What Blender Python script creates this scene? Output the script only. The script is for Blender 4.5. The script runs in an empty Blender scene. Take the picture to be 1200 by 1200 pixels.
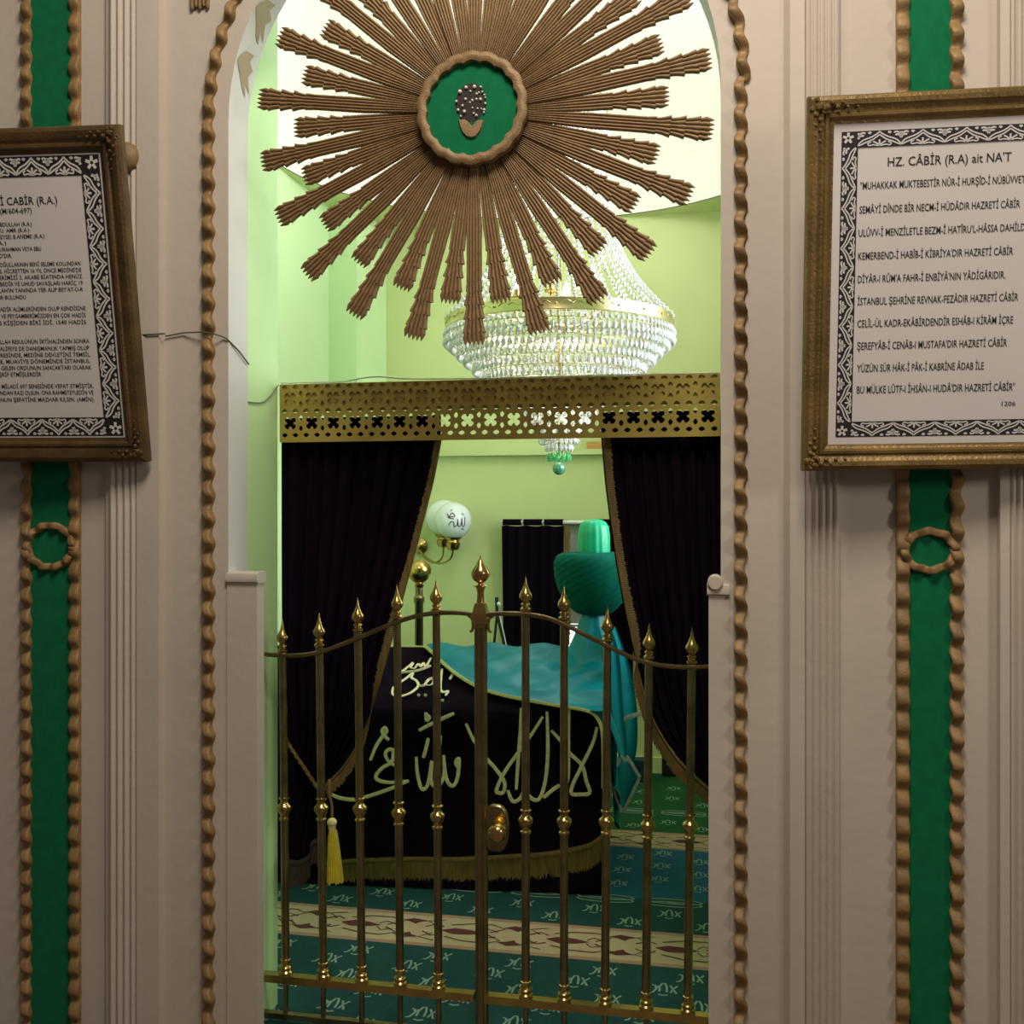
import bpy, math, random
from mathutils import Vector, Matrix
random.seed(7)
C = bpy.context.scene.collection
SC = bpy.context.scene
PI = math.pi
# ------------------------------------------------------------------ camera
YAW = math.radians(11.4); F = 1200.0; HC = 1.5
cam = bpy.data.cameras.new('camera'); cam.lens = 36.0; cam.sensor_width = 36.0; cam.clip_start = 0.05
camo = bpy.data.objects.new('camera', cam); C.objects.link(camo)
camo.location = (0, 0, HC); camo.rotation_euler = (PI/2, 0, YAW)
SC.camera = camo
# ------------------------------------------------------------------ world, lights, exposure
w = bpy.data.worlds.new('world'); SC.world = w; w.use_nodes = True
w.node_tree.nodes['Background'].inputs[0].default_value = (1.0, 0.86, 0.74, 1)
w.node_tree.nodes['Background'].inputs[1].default_value = 0.10
SC.view_settings.view_transform = 'Standard'; SC.view_settings.look = 'None'
SC.view_settings.exposure = 0.0; SC.view_settings.gamma = 1.0
SC.view_settings.use_curve_mapping = False
SC.cycles.max_bounces = 10; SC.cycles.transmission_bounces = 6; SC.cycles.transparent_max_bounces = 8
SC.cycles.sample_clamp_indirect = 4.0; SC.cycles.caustics_refractive = False; SC.cycles.caustics_reflective = False

def area(name, loc, target, size, power, col, size_y=None):
    l = bpy.data.lights.new(name, 'AREA'); l.energy = power; l.color = col
    l.size = size
    if size_y: l.shape = 'RECTANGLE'; l.size_y = size_y
    o = bpy.data.objects.new(name, l); C.objects.link(o); o.location = loc
    d = Vector(target) - Vector(loc); o.rotation_euler = d.to_track_quat('-Z', 'Y').to_euler()
    return o
area('hall_ceiling_lamp', (-0.10, 0.95, 4.2), (-0.45, 2.4, 1.2), 0.9, 78, (1.0, 0.91, 0.80))
area('added_side_fill', (2.1, 0.9, 2.3), (-1.0, 2.7, 1.0), 0.5, 12, (1.0, 0.93, 0.84))  # added fill light with no visible source, brightens the green left jamb
wl_ = area('tomb_window_daylight', (0.60, 4.25, 2.15), (-1.9, 4.3, 2.0), 1.1, 25, (0.86, 0.96, 1.0), 1.5)
wl_.data.spread = math.radians(105)
area('dome_window_daylight', (0.05, 4.2, 3.62), (-1.7, 4.9, 3.6), 0.7, 20, (1.0, 1.0, 1.0), 0.4)

# ------------------------------------------------------------------ helpers
def ray(u, v):
    r = Vector((math.cos(YAW), math.sin(YAW), 0)); f = Vector((-math.sin(YAW), math.cos(YAW), 0))
    return f + r*((u-600)/F) + Vector((0, 0, 1))*((600-v)/F)
def at(u, v, Y):
    d = ray(u, v); return Vector((0, 0, HC)) + d*(Y/d.y)
def hitp(u, v, P, n):
    d = ray(u, v); o = Vector((0, 0, HC)); return o + d*((P-o).dot(n)/d.dot(n))
def lin(c):
    c = c/255.0
    return c/12.92 if c <= 0.04045 else ((c+0.055)/1.055)**2.4
def rgb(r, g, b): return (lin(r), lin(g), lin(b), 1)

def mat(name, col, rough=0.6, metal=0.0, var=0.0, vscale=8.0, bump=0.0, bscale=60.0, col2=None, sheen=0.0, spec=0.5, stretch=(1, 1, 1)):
    m = bpy.data.materials.new(name); m.use_nodes = True
    nt = m.node_tree; N = nt.nodes; L = nt.links; b = N['Principled BSDF']
    b.inputs['Roughness'].default_value = rough; b.inputs['Metallic'].default_value = metal
    b.inputs['Specular IOR Level'].default_value = spec
    if sheen: b.inputs['Sheen Weight'].default_value = sheen; b.inputs['Sheen Roughness'].default_value = 0.4
    tc = N.new('ShaderNodeTexCoord'); mp = N.new('ShaderNodeMapping'); mp.inputs['Scale'].default_value = stretch
    L.new(tc.outputs['Object'], mp.inputs['Vector'])
    if var or col2:
        nz = N.new('ShaderNodeTexNoise'); nz.inputs['Scale'].default_value = vscale; nz.inputs['Detail'].default_value = 5
        L.new(mp.outputs[0], nz.inputs['Vector'])
        rp = N.new('ShaderNodeValToRGB')
        c2 = col2 or tuple(max(0, x*(1-var)) for x in col[:3]) + (1,)
        rp.color_ramp.elements[0].color = c2; rp.color_ramp.elements[0].position = 0.35
        rp.color_ramp.elements[1].color = col; rp.color_ramp.elements[1].position = 0.65
        L.new(nz.outputs['Fac'], rp.inputs[0]); L.new(rp.outputs[0], b.inputs['Base Color'])
    else:
        b.inputs['Base Color'].default_value = col
    if bump:
        n2 = N.new('ShaderNodeTexNoise'); n2.inputs['Scale'].default_value = bscale; n2.inputs['Detail'].default_value = 4
        L.new(mp.outputs[0], n2.inputs['Vector'])
        bp = N.new('ShaderNodeBump'); bp.inputs['Strength'].default_value = bump; bp.inputs['Distance'].default_value = 0.004
        L.new(n2.outputs['Fac'], bp.inputs['Height']); L.new(bp.outputs[0], b.inputs['Normal'])
    return m
def emit(name, col, s):
    m = bpy.data.materials.new(name); m.use_nodes = True; nt = m.node_tree
    b = nt.nodes['Principled BSDF']; b.inputs['Base Color'].default_value = (0.8, 0.8, 0.8, 1)
    b.inputs['Emission Color'].default_value = col; b.inputs['Emission Strength'].default_value = s
    return m

M = {}
M['plaster'] = mat('cream_plaster', rgb(200, 187, 171), 0.75, var=0.07, vscale=3, bump=0.22, bscale=35)
M['plaster_white'] = mat('white_plaster', rgb(216, 213, 208), 0.7, var=0.04, vscale=4, bump=0.15)
M['leaf_paint'] = mat('faded_leaf_paint', rgb(178, 160, 128), 0.8, var=0.1)
M['green_wall'] = mat('lime_green_paint', rgb(202, 214, 150), 0.65, var=0.05, vscale=2, bump=0.1, bscale=25)
M['green_wall_lit'] = mat('lime_green_paint_lit', rgb(208, 236, 182), 0.65, var=0.04, vscale=2, bump=0.1, bscale=25)  # paler wall green: window light on left wall and pier put into the colour
M['green_reveal'] = mat('pale_green_paint', rgb(203, 240, 172), 0.6, var=0.08, vscale=3, bump=0.12, bscale=25)
M['white_dome'] = mat('white_dome_paint', rgb(240, 238, 230), 0.7, var=0.02)
M['gold_wood'] = mat('gilded_carved_wood', rgb(146, 116, 76), 0.55, 0.1, var=0.25, vscale=60, bump=0.35, bscale=220)
M['rope_wood'] = mat('gilded_wave_wood', rgb(156, 122, 74), 0.55, 0.05, var=0.35, vscale=22, bump=0.3, bscale=160)
M['green_felt'] = mat('emerald_velvet', rgb(8, 110, 68), 0.9, var=0.15, vscale=30, bump=0.15, bscale=300, sheen=0.15, spec=0.2)
M['frame_dark'] = mat('dark_gilt_frame', rgb(104, 80, 46), 0.45, 0.35, var=0.4, vscale=14, bump=0.4, bscale=120)
M['frame_gold'] = mat('worn_gilt_frame', rgb(132, 104, 54), 0.42, 0.4, var=0.35, vscale=10, bump=0.4, bscale=120)
M['paper'] = mat('grey_paper', rgb(216, 208, 200), 0.55, var=0.04, vscale=5)
M['ink'] = mat('black_ink', rgb(28, 22, 24), 0.6)
M['pale_brass'] = mat('pale_brass', rgb(214, 200, 150), 0.3, 0.9, var=0.15, vscale=12)
M['brass'] = mat('polished_brass', rgb(196, 164, 100), 0.24, 1.0, var=0.25, vscale=12)
M['brass_dull'] = mat('tarnished_brass', rgb(150, 132, 94), 0.34, 1.0, var=0.35, vscale=18)
M['pelmet'] = mat('gold_painted_metal', rgb(176, 152, 72), 0.5, 0.12, var=0.15, vscale=9)
M['velvet'] = mat('aubergine_velvet', rgb(21, 11, 24), 0.95, var=0.3, vscale=20, spec=0.05, sheen=0.0)
M['fringe'] = mat('antique_gold_fringe', rgb(122, 98, 44), 0.75, 0.0, var=0.4, vscale=90, stretch=(1, 1, 0.2))
M['gold_thread'] = mat('gold_embroidery', rgb(236, 222, 178), 0.55, 0.1, var=0.25, vscale=120)
M['cream_trim'] = mat('cream_gold_braid', rgb(222, 204, 140), 0.6, 0.0, var=0.2, vscale=80)
M['teal'] = mat('teal_satin', rgb(0, 124, 138), 0.36, 0.0, var=0.15, vscale=7, spec=0.25, sheen=0.0)
M['silver_trim'] = mat('silver_lace', rgb(190, 196, 186), 0.5, 0.2, var=0.3, vscale=80)
M['turban'] = mat('dark_green_turban_cloth', rgb(0, 90, 76), 0.8, var=0.2, vscale=40, bump=0.2, bscale=200, spec=0.1)
M['cap'] = mat('emerald_satin', rgb(0, 172, 124), 0.4, var=0.1, vscale=15)
M['yellow'] = mat('yellow_silk', rgb(196, 180, 44), 0.6, var=0.2, vscale=60)
M['milk_glass'] = mat('milk_glass', rgb(232, 238, 240), 0.2)
M['dark_plastic'] = mat('black_plastic', rgb(16, 16, 18), 0.5)
M['white_metal'] = mat('white_enamel', rgb(225, 225, 225), 0.4)
M['blind'] = mat('grey_blind_fabric', rgb(170, 176, 172), 0.8, var=0.05)
M['wire'] = mat('grey_cable', rgb(96, 90, 78), 0.6)
M['white_wire'] = mat('white_cable', rgb(222, 232, 205), 0.6)
M['emblem'] = mat('dark_painted_seed', rgb(44, 36, 28), 0.8)
M['pearl'] = mat('pearl_dots', rgb(222, 216, 200), 0.5)
M['carpet_teal'] = mat('teal_carpet', rgb(32, 68, 66), 0.95, var=0.15, vscale=60, spec=0.1)
M['carpet_blue'] = mat('blue_carpet', rgb(36, 92, 118), 0.95, var=0.15, vscale=60, spec=0.1)
M['carpet_green'] = mat('green_carpet', rgb(34, 84, 50), 0.95, var=0.15, vscale=60, spec=0.1)
M['carpet_cream'] = mat('cream_carpet_band', rgb(170, 154, 124), 0.95, var=0.08, vscale=40, spec=0.1)
M['carpet_rose'] = mat('rose_carpet_edge', rgb(150, 120, 100), 0.95, spec=0.1)
M['carpet_wine'] = mat('wine_carpet_motif', rgb(88, 50, 48), 0.95, spec=0.1)
M['carpet_motif'] = mat('pale_carpet_motif', rgb(124, 150, 138), 0.95, spec=0.1)
M['stone'] = mat('stone_floor', rgb(120, 110, 98), 0.7, var=0.2, vscale=6)
M['blue_box'] = mat('dark_blue_plastic', rgb(16, 44, 62), 0.4)
M['wood'] = mat('amber_varnished_wood', rgb(214, 158, 82), 0.45, var=0.3, vscale=12, stretch=(1, 1, 8))
M['bright_pane'] = emit('bright_daylight_pane', (0.93, 0.97, 1, 1), 3.2)
M['bulb'] = emit('lit_bulb', (0.95, 0.97, 1, 1), 16)
# crystal
m = bpy.data.materials.new('cut_crystal'); m.use_nodes = True; nt = m.node_tree
b = nt.nodes['Principled BSDF']; b.inputs['Base Color'].default_value = (0.95, 0.97, 0.96, 1)
b.inputs['Roughness'].default_value = 0.06; b.inputs['Specular IOR Level'].default_value = 0.9
b.inputs['Transmission Weight'].default_value = 0.55; b.inputs['IOR'].default_value = 1.5
M['crystal'] = m
m = M['crystal'].copy(); m.name = 'green_crystal'; m.node_tree.nodes['Principled BSDF'].inputs['Base Color'].default_value = (0.15, 0.7, 0.25, 1); M['green_crystal'] = m

class MB:
    def __init__(s): s.v = []; s.f = []; s.m = []
    def add(s, vs, fs, mi=0):
        o = len(s.v); s.v += [tuple(x) for x in vs]; s.f += [tuple(i+o for i in f) for f in fs]; s.m += [mi]*len(fs)
    def box(s, x0, x1, y0, y1, z0, z1, mi=0):
        vs = [(x, y, z) for z in (z0, z1) for y in (y0, y1) for x in (x0, x1)]
        s.add(vs, [(0, 2, 3, 1), (4, 5, 7, 6), (0, 1, 5, 4), (2, 6, 7, 3), (0, 4, 6, 2), (1, 3, 7, 5)], mi)
    def grid(s, rows, mi=0, closed=False):
        n = len(rows[0]); vs = [p for r in rows for p in r]; fs = []
        for i in range(len(rows)-1):
            for j in range(n if closed else n-1):
                k = (j+1) % n
                fs.append((i*n+j, i*n+k, (i+1)*n+k, (i+1)*n+j))
        s.add(vs, fs, mi)
    def lathe(s, P0, P1, prof, seg=12, mi=0, sx=1.0):
        P0 = Vector(P0); P1 = Vector(P1); d = (P1-P0)
        a = d.normalized(); t = Vector((1, 0, 0)) if abs(a.x) < 0.9 else Vector((0, 1, 0))
        e1 = (t - a*t.dot(a)).normalized(); e2 = a.cross(e1)
        rows = []
        for h, r in prof:
            rows.append([P0 + a*h + (e1*math.cos(2*PI*k/seg)*sx + e2*math.sin(2*PI*k/seg))*r for k in range(seg)])
        s.grid(rows, mi, True)
        n = len(s.v); s.f.append(tuple(range(n-seg, n))); s.m.append(mi)
        b = n - seg*len(prof); s.f.append(tuple(range(b+seg-1, b-1, -1))); s.m.append(mi)
    def tube(s, pts, r, seg=6, mi=0, flat=None):
        pts = [Vector(p) for p in pts]; rows = []; n = len(pts)
        rr = r if isinstance(r, (list, tuple)) else [r]*n
        prev = None
        for i, p in enumerate(pts):
            t = (pts[min(i+1, n-1)] - pts[max(i-1, 0)])
            if t.length < 1e-9: t = Vector((0, 0, 1))
            t.normalize()
            if prev is None:
                ref = Vector((0, 1, 0)) if abs(t.y) < 0.9 else Vector((1, 0, 0))
            else: ref = prev
            e1 = (ref - t*ref.dot(t))
            if e1.length < 1e-6: e1 = t.orthogonal()
            e1.normalize(); e2 = t.cross(e1); prev = e1
            k1 = flat or 1.0
            rows.append([p + (e1*math.cos(2*PI*k/seg)*k1 + e2*math.sin(2*PI*k/seg))*rr[i] for k in range(seg)])
        s.grid(rows, mi, True)
        m0 = len(s.v); s.f.append(tuple(range(m0-seg, m0))); s.m.append(mi)
        b0 = m0-seg*n; s.f.append(tuple(range(b0+seg-1, b0-1, -1))); s.m.append(mi)
    def sphere(s, c, r, seg=14, rings=9, mi=0, sc=(1, 1, 1)):
        c = Vector(c); rows = []
        for i in range(rings+1):
            a = PI*i/rings; rr = max(math.sin(a), 1e-3)
            rows.append([c + Vector((math.cos(2*PI*k/seg)*rr*sc[0], math.sin(2*PI*k/seg)*rr*sc[1], math.cos(a)*sc[2]))*r for k in range(seg)])
        s.grid(rows[::-1], mi, True)
    def ribbon(s, pts, w, fn, mi=0):
        """flat stroke of width w along 2-D pts, placed with fn(x, y)"""
        n = len(pts); rows = []
        for i, (x, y) in enumerate(pts):
            x0, y0 = pts[max(i-1, 0)]; x1, y1 = pts[min(i+1, n-1)]
            dx, dy = x1-x0, y1-y0; l = math.hypot(dx, dy) or 1
            ww = w if not isinstance(w, (list, tuple)) else w[i]
            nx, ny = -dy/l*ww/2, dx/l*ww/2
            rows.append([fn(x+nx, y+ny), fn(x-nx, y-ny)])
        s.grid(rows, mi)
    def poly(s, pts, fn, mi=0):
        s.add([fn(*p) for p in pts], [tuple(range(len(pts)))], mi)
    def build(s, name, mats, parent=None, smooth=True, ang=38, matrix=None):
        me = bpy.data.meshes.new(name); me.from_pydata(s.v, [], s.f)
        for x in (mats if isinstance(mats, (list, tuple)) else [mats]): me.materials.append(M[x] if isinstance(x, str) else x)
        me.polygons.foreach_set('material_index', s.m)
        me.validate(); me.update()
        import bmesh as _bm
        bm = _bm.new(); bm.from_mesh(me); _bm.ops.recalc_face_normals(bm, faces=bm.faces); bm.to_mesh(me); bm.free()
        if smooth:
            me.shade_smooth(); me.set_sharp_from_angle(angle=math.radians(ang))
        o = bpy.data.objects.new(name, me); C.objects.link(o)
        if parent: o.parent = parent
        if matrix: o.matrix_local = matrix
        return o
def curve_pts(pts, n=8):
    """Catmull-Rom through points (2-D or 3-D)"""
    P = [Vector(p) for p in pts]; out = []
    for i in range(len(P)-1):
        p0 = P[max(i-1, 0)]; p1 = P[i]; p2 = P[i+1]; p3 = P[min(i+2, len(P)-1)]
        for k in range(n):
            t = k/n
            out.append(0.5*((2*p1) + (p2-p0)*t + (2*p0-5*p1+4*p2-p3)*t*t + (3*p1-p0-3*p2+p3)*t*t*t))
    out.append(P[-1]); return out
def interp(tab, x):
    if x <= tab[0][0]: return tab[0][1]
    for (a, fa), (b, fb) in zip(tab, tab[1:]):
        if x <= b: return fa + (fb-fa)*(x-a)/(b-a)
    return tab[-1][1]
def thing(name, label, cat, loc=(0, 0, 0), rot=(0, 0, 0), group=None):
    o = bpy.data.objects.new(name, None); C.objects.link(o); o.empty_display_size = 0.1
    o.location = loc; o.rotation_euler = rot
    return tag(o, label, cat, group)
def tag(o, label, cat, group=None):
    o['label'] = label; o['category'] = cat
    if group: o['group'] = group
    return o
def struct(o): o['kind'] = 'structure'; return o
def text_into(mb, body, place, bold=0.0, mi=0, fit_w=None, cap=None):
    """letters as flat faces; place(x, y) maps from text space whose width is fit_w and cap height is cap"""
    cu = bpy.data.curves.new('t', 'FONT'); cu.body = body; cu.offset = bold; cu.resolution_u = 2
    o = bpy.data.objects.new('t', cu); C.objects.link(o)
    bpy.context.view_layer.update()
    ev = o.evaluated_get(bpy.context.evaluated_depsgraph_get()); me = ev.to_mesh()
    vs = [v.co.copy() for v in me.vertices]; fs = [tuple(p.vertices) for p in me.polygons]
    ev.to_mesh_clear(); bpy.data.objects.remove(o); bpy.data.curves.remove(cu)
    if not vs: return
    x0 = min(v.x for v in vs); x1 = max(v.x for v in vs)
    sx = fit_w/(x1-x0); sy = cap/0.73
    mb.add([place((v.x-x0)*sx, v.y*sy) for v in vs], fs, mi)

# ================================================================== SETTING
YF = 2.60; YR = 2.716; YG = 2.80; YP = 2.935; YI = 2.92; YB = 5.94
XL = -1.318; XR = 0.006; XC = (XL+XR)/2; RA = (XR-XL)/2; ZS = 2.57
WX0, WX1 = -2.14, 0.66; ZC = 3.21
def fx(u): return at(u, 600, YF).x

# facade: flat plane with arched hole, moulded pilasters either side
mb = MB()
xa, xb, ztop = XL-0.12, XR+0.10, 4.4
def arch_ring(y, r_add=0.0, n=40):
    pts = [(XL-r_add, y, 0.0), (XL-r_add, y, 1.3), (XL-r_add, y, ZS)]
    for i in range(1, n): a = PI - PI*i/n; pts.append((XC+(RA+r_add)*math.cos(a), y, ZS+(RA+r_add)*math.sin(a)))
    pts += [(XR+r_add, y, ZS), (XR+r_add, y, 1.3), (XR+r_add, y, 0.0)]
    return pts
def outer_ring(y, n=40):
    pts = [(xa, y, 0.0), (xa, y, 1.3), (xa, y, ZS)]
    for i in range(1, n):
        a = PI - PI*i/n; c, s = math.cos(a), math.sin(a)
        t = min(((xb-xa)/2)/max(abs(c), 1e-6), (ztop-ZS)/max(s, 1e-6))
        pts.append(((xa+xb)/2 + c*t, y, ZS+s*t))
    pts += [(xb, y, ZS), (xb, y, 1.3), (xb, y, 0.0)]
    return pts
mb.grid([outer_ring(YF), arch_ring(YF)], 0)
mb.grid([arch_ring(YF), arch_ring(YR)], 1)
mb.grid([arch_ring(YR), outer_ring(YR)], 1)
left_prof = [(-560, 0), (126, 0), (127, .012), (131, .014)]
for k in range(4):
    a = 133+k*8
    left_prof += [(a, .018), (a+1.2, .023), (a+3.5, .026), (a+5.8, .023), (a+7, .018)]
left_prof += [(165, .014), (166, .026), (192, .026), (193, .0), (XL-0.12, 0)]
prof = [((x if isinstance(x, float) and x < -1 and x > -1.6 else fx(x)), p) for x, p in left_prof]
mb.grid([[(x, YF-p, z) for x, p in prof] for z in (0, 4.4)], 0)
right_prof = [(None, 0), (878, 0), (918, .004), (925, .024), (942, .026)]
for k in range(5):
    a = 943+k*8.2
    right_prof += [(a, .017), (a+1.2, .022), (a+3.5, .025), (a+5.8, .022), (a+7.2, .017)]
right_prof += [(985, .010), (996, 0), (1168, 0), (1169, .024), (1180, .026)]
for k in range(4):
    a = 1181+k*8.2
    right_prof += [(a, .017), (a+1.2, .022), (a+3.5, .025), (a+5.8, .022), (a+7.2, .017)]
right_prof += [(1216, 0), (1800, 0)]
prof = [((xb if x is None else fx(x)), p) for x, p in right_prof]
mb.grid([[(x, YF-p, z) for x, p in prof] for z in (0, 4.4)], 0)
# leaves painted on the arch soffit
def soffit(ang, t, lift=0.0015):
    return (XC+(RA-lift)*math.cos(ang), YF+0.004+t*(YR-YF-0.008), ZS+(RA-lift)*math.sin(ang))
for a0 in (152, 165, 137, 122, 107):
    leaf = [(0, .02), (2.2, .25), (5.0, .5), (6.5, .74), (3.4, .62), (5.2, .92), (1.4, .70), (-.6, .86), (-2.0, .6), (-4.0, .72), (-3.4, .3), (-1.6, .1)]
    mb.poly(leaf, lambda a, t: soffit(math.radians(a0+a), t), 2)
struct(mb.build('wall_front', ['plaster', 'plaster_white', 'leaf_paint'], ang=30))

# inner front wall of the tomb room: jambs and the blocks either side
mb = MB()
mb.box(WX0-0.1, XL, YR+.001, YI, 0, ZC+1.3)
mb.box(XR, WX1+0.1, YR+.001, YI, 0, ZC+1.3)
mb.box(XL, XR, YR+.001, YI, ZC+.03, ZC+1.3)
struct(mb.build('wall_inner', 'green_reveal', smooth=False))
# lower jamb linings with rounded caps
def lining(x0, x1, zt, name, s):
    mb = MB(); y0, y1 = YF-.004, YF+.04
    mb.box(x0, x1, y0, y1, 0, zt-.03)
    sec = [(y0, zt-.03), (y0-.008, zt-.026), (y0-.010, zt-.016), (y0-.006, zt-.004), (y0+.006, zt), (y1+.004, zt), (y1+.006, zt-.03)]
    e = 0.004
    mb.grid([[(x, a, b) for a, b in sec] for x in ((x0, x1+e) if s > 0 else (x0-e, x1))], 0)
    for x in ((x0, x1+e) if s > 0 else (x0-e, x1)): mb.add([(x, a, b) for a, b in sec], [tuple(range(len(sec)))])
    return struct(mb.build(name, 'plaster', ang=50))
lining(XL-.002, -1.232, 1.336, 'trim_1', 1)
o = lining(-0.024, XR+.02, 1.322, 'trim_2', -1)
mb = MB(); mb.lathe((-0.008, YF-.02, 1.325), (-0.008, YF+.04, 1.325), [(0, .016), (.004, .019), (.055, .019), (.06, .016)], 18)
struct(mb.build('trim_3', 'plaster'))

# tomb room walls
mb = MB(); mb.box(WX0-.12, WX0, YI, YB+.1, 0, ZC); struct(mb.build('wall_left', 'green_wall_lit', smooth=False))
mb = MB(); mb.box(WX0, -1.976, 5.42, YB, 0, ZC); struct(mb.build('trim_4', 'green_wall_lit', smooth=False))
mb = MB(); mb.box(WX1, WX1+.12, YI, YB+.1, 0, ZC); struct(mb.build('wall_right', 'green_wall', smooth=False))
# back wall with a window hole
W0 = at(655, 612, YB); W1 = at(742, 765, YB)
wx0, wx1, wz1, wz0 = W0.x, W1.x, 1.44, 0.62
mb = MB()
mb.box(WX0-.1, wx0, YB, YB+.12, 0, ZC); mb.box(wx1, WX1+.1, YB, YB+.12, 0, ZC)
mb.box(wx0, wx1, YB, YB+.12, wz1, ZC); mb.box(wx0, wx1, YB, YB+.12, 0, wz0)
struct(mb.build('wall_back', 'green_wall', smooth=False))
zl = at(600, 528, YB).z
mb = MB(); mb.box(-1.976, WX1, YB-.05, YB, zl-.03, zl); struct(mb.build('trim_5', 'green_wall', smooth=False))
mb = MB(); mb.box(-1.976, WX1, YB-.015, YB, 0, .09); struct(mb.build('baseboard_back', 'green_wall', smooth=False))
# window in the back wall: frame, bright pane, blind
win = thing('window_1', '', ''); del win['label']; del win['category']; win['kind'] = 'structure'
win.location = ((wx0+wx1)/2, YB+.1, wz0)
hw = (wx1-wx0)/2; hh = wz1-wz0
mb = MB()
mb.box(-hw, -hw+.03, -.03, 0, 0, hh); mb.box(hw-.03, hw, -.03, 0, 0, hh); mb.box(-hw+.03, hw-.03, -.03, 0, 0, .03); mb.box(-hw+.03, hw-.03, -.03, 0, hh-.03, hh)
mb.build('window_frame', 'white_metal', win, smooth=False)
mb = MB(); mb.box(-hw+.03, hw-.03, -.012, -.006, .03, hh-.03); mb.build('window_pane', 'bright_pane', win, smooth=False)
mb = MB()
rows = [[(x, -.045 - (.004 if i % 2 else 0), hh - .60*i/14) for x in (-hw+.01, hw-.01)] for i in range(15)]
mb.grid(rows); mb.lathe((-hw+.005, -.05, hh-.61), (hw-.005, -.05, hh-.61), [(0, .009), (2*hw-.01, .009)], 8)
mb.build('window_blind', 'blind', win)

# ceiling: green soffit with a round opening, white dome over it
DX, DY, DR = -0.74, 4.62, 1.28
def dome_pt(a, k=1.0):
    c, s = math.cos(a), math.sin(a); e = 2.0 if s > 0 else 2.0+2.2*min(1, -s*2.5)
    q = (abs(c)**e+abs(s)**e)**(-1/e); return ((1.22 if c > 0 else 1.385)*c*q*k, (1.31 if s > 0 else 1.62)*s*q*k)
mb = MB(); n = 96; inner = []; outer = []
for k in range(n):
    a = 2*PI*k/n; c, s = math.cos(a), math.sin(a)
    ox_, oy_ = dome_pt(a); inner.append((DX+ox_, DY+oy_, ZC))
    tx = ((WX1+.1-DX) if c > 0 else (DX-WX0+.1))/max(abs(c), 1e-6); ty = ((YB+.1-DY) if s > 0 else (DY-YI+.1))/max(abs(s), 1e-6)
    t = min(tx, ty); outer.append((DX+c*t, DY+s*t, ZC))
mb.grid([outer, inner], 0, True)
mb.grid([[(x, y, z+.06) for x, y, z in outer], outer], 0, True)
struct(mb.build('ceiling', 'green_wall', smooth=False))
mb = MB(); rows = []
for i in range(17):
    a = PI/2*i/16; r = DR*math.cos(a) if i < 16 else .004
    rows.append([(DX+dome_pt(2*PI*k/n, r/DR)[0], DY+dome_pt(2*PI*k/n, r/DR)[1], ZC+.005+1.0*math.sin(a)) for k in range(n)])
mb.grid(rows, 0, True)
struct(mb.build('ceiling_dome', 'white_dome'))

# floor of the tomb room: a prayer-row carpet with woven bands and motifs; stone floor of the hall
mb = MB(); mb.box(-3.2, 2.2, -0.8, YR, -.06, 0); struct(mb.build('floor_hall', 'stone', smooth=False))
mb = MB()
bands = [(YR, 3.41, 0), (3.41, 3.435, 4), (3.435, 3.665, 3), (3.665, 3.69, 4), (3.69, 4.0, 0), (4.0, 4.60, 1), (4.60, 4.62, 4), (4.62, 4.82, 3), (4.82, 4.84, 4), (4.84, YB, 2)]
for a, b_, i in bands: mb.add([(WX0, a, 0), (WX1, a, 0), (WX1, b_, 0), (WX0, b_, 0)], [(0, 1, 2, 3)], i)
mb.box(WX0, WX1, YR, YB, -.06, -.002)
fl = lambda x, y: (x, y, .0012)
def motif(x, y, s):
    st = [[(-.042, -.022), (-.03, -.018), (-.022, -.002), (-.026, .012), (-.036, .014)], [(-.022, 0), (-.014, .012)],
          [(-.012, -.014), (-.012, .008), (-.005, .024), (.003, .026), (.010, .01), (.012, -.014)],
          [(.02, .018), (.03, .002), (.024, -.016)], [(.044, .018), (.03, .002), (.042, -.018)], [(-.014, -.026), (0, -.03), (.016, -.026)]]
    for p in st: mb.ribbon([(x+a*s, y+c*s*1.5) for a, c in p], .007*s, fl, 6)
def row(y, x0, step, s):
    x = x0
    while x < WX1-.06:
        if x > WX0+.06: motif(x, y, s)
        x += step
for i, y in enumerate((2.76, 2.86, 2.95, 3.06, 3.15, 3.25, 3.34)): row(y, -2.05+(i % 2)*.14+(i % 3)*.03, .28, 1.0)
for i, y in enumerate((3.76, 3.86)): row(y, -2.0+(i % 2)*.14, .28, 1.0)
for i, y in enumerate((4.14, 4.22, 4.30, 4.38, 4.46, 4.54)): row(y, -2.0+(i % 2)*.16, .32, .9)
for i, y in enumerate((4.92, 5.0, 5.32, 5.42, 5.52, 5.62, 5.72)): row(y, -2.0+(i % 2)*.16, .32, .9)
def scrolls(y, mi, h):
    x = WX0+.15
    while x < WX1-.1:
        for sgn in (-1, 1):
            mb.ribbon([(x+.11*math.cos(t*PI/8), y+sgn*h*.25+h*.55*math.sin(t*PI/8)*.8) for t in range(17)], .008, fl, mi)
        mb.ribbon([(x-.08, y), (x-.03, y+h*.12), (x, y), (x+.03, y-h*.12), (x+.08, y)], .007, fl, mi)
        x += .26
scrolls(3.97, 6, .055); scrolls(5.16, 6, .06)
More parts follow.
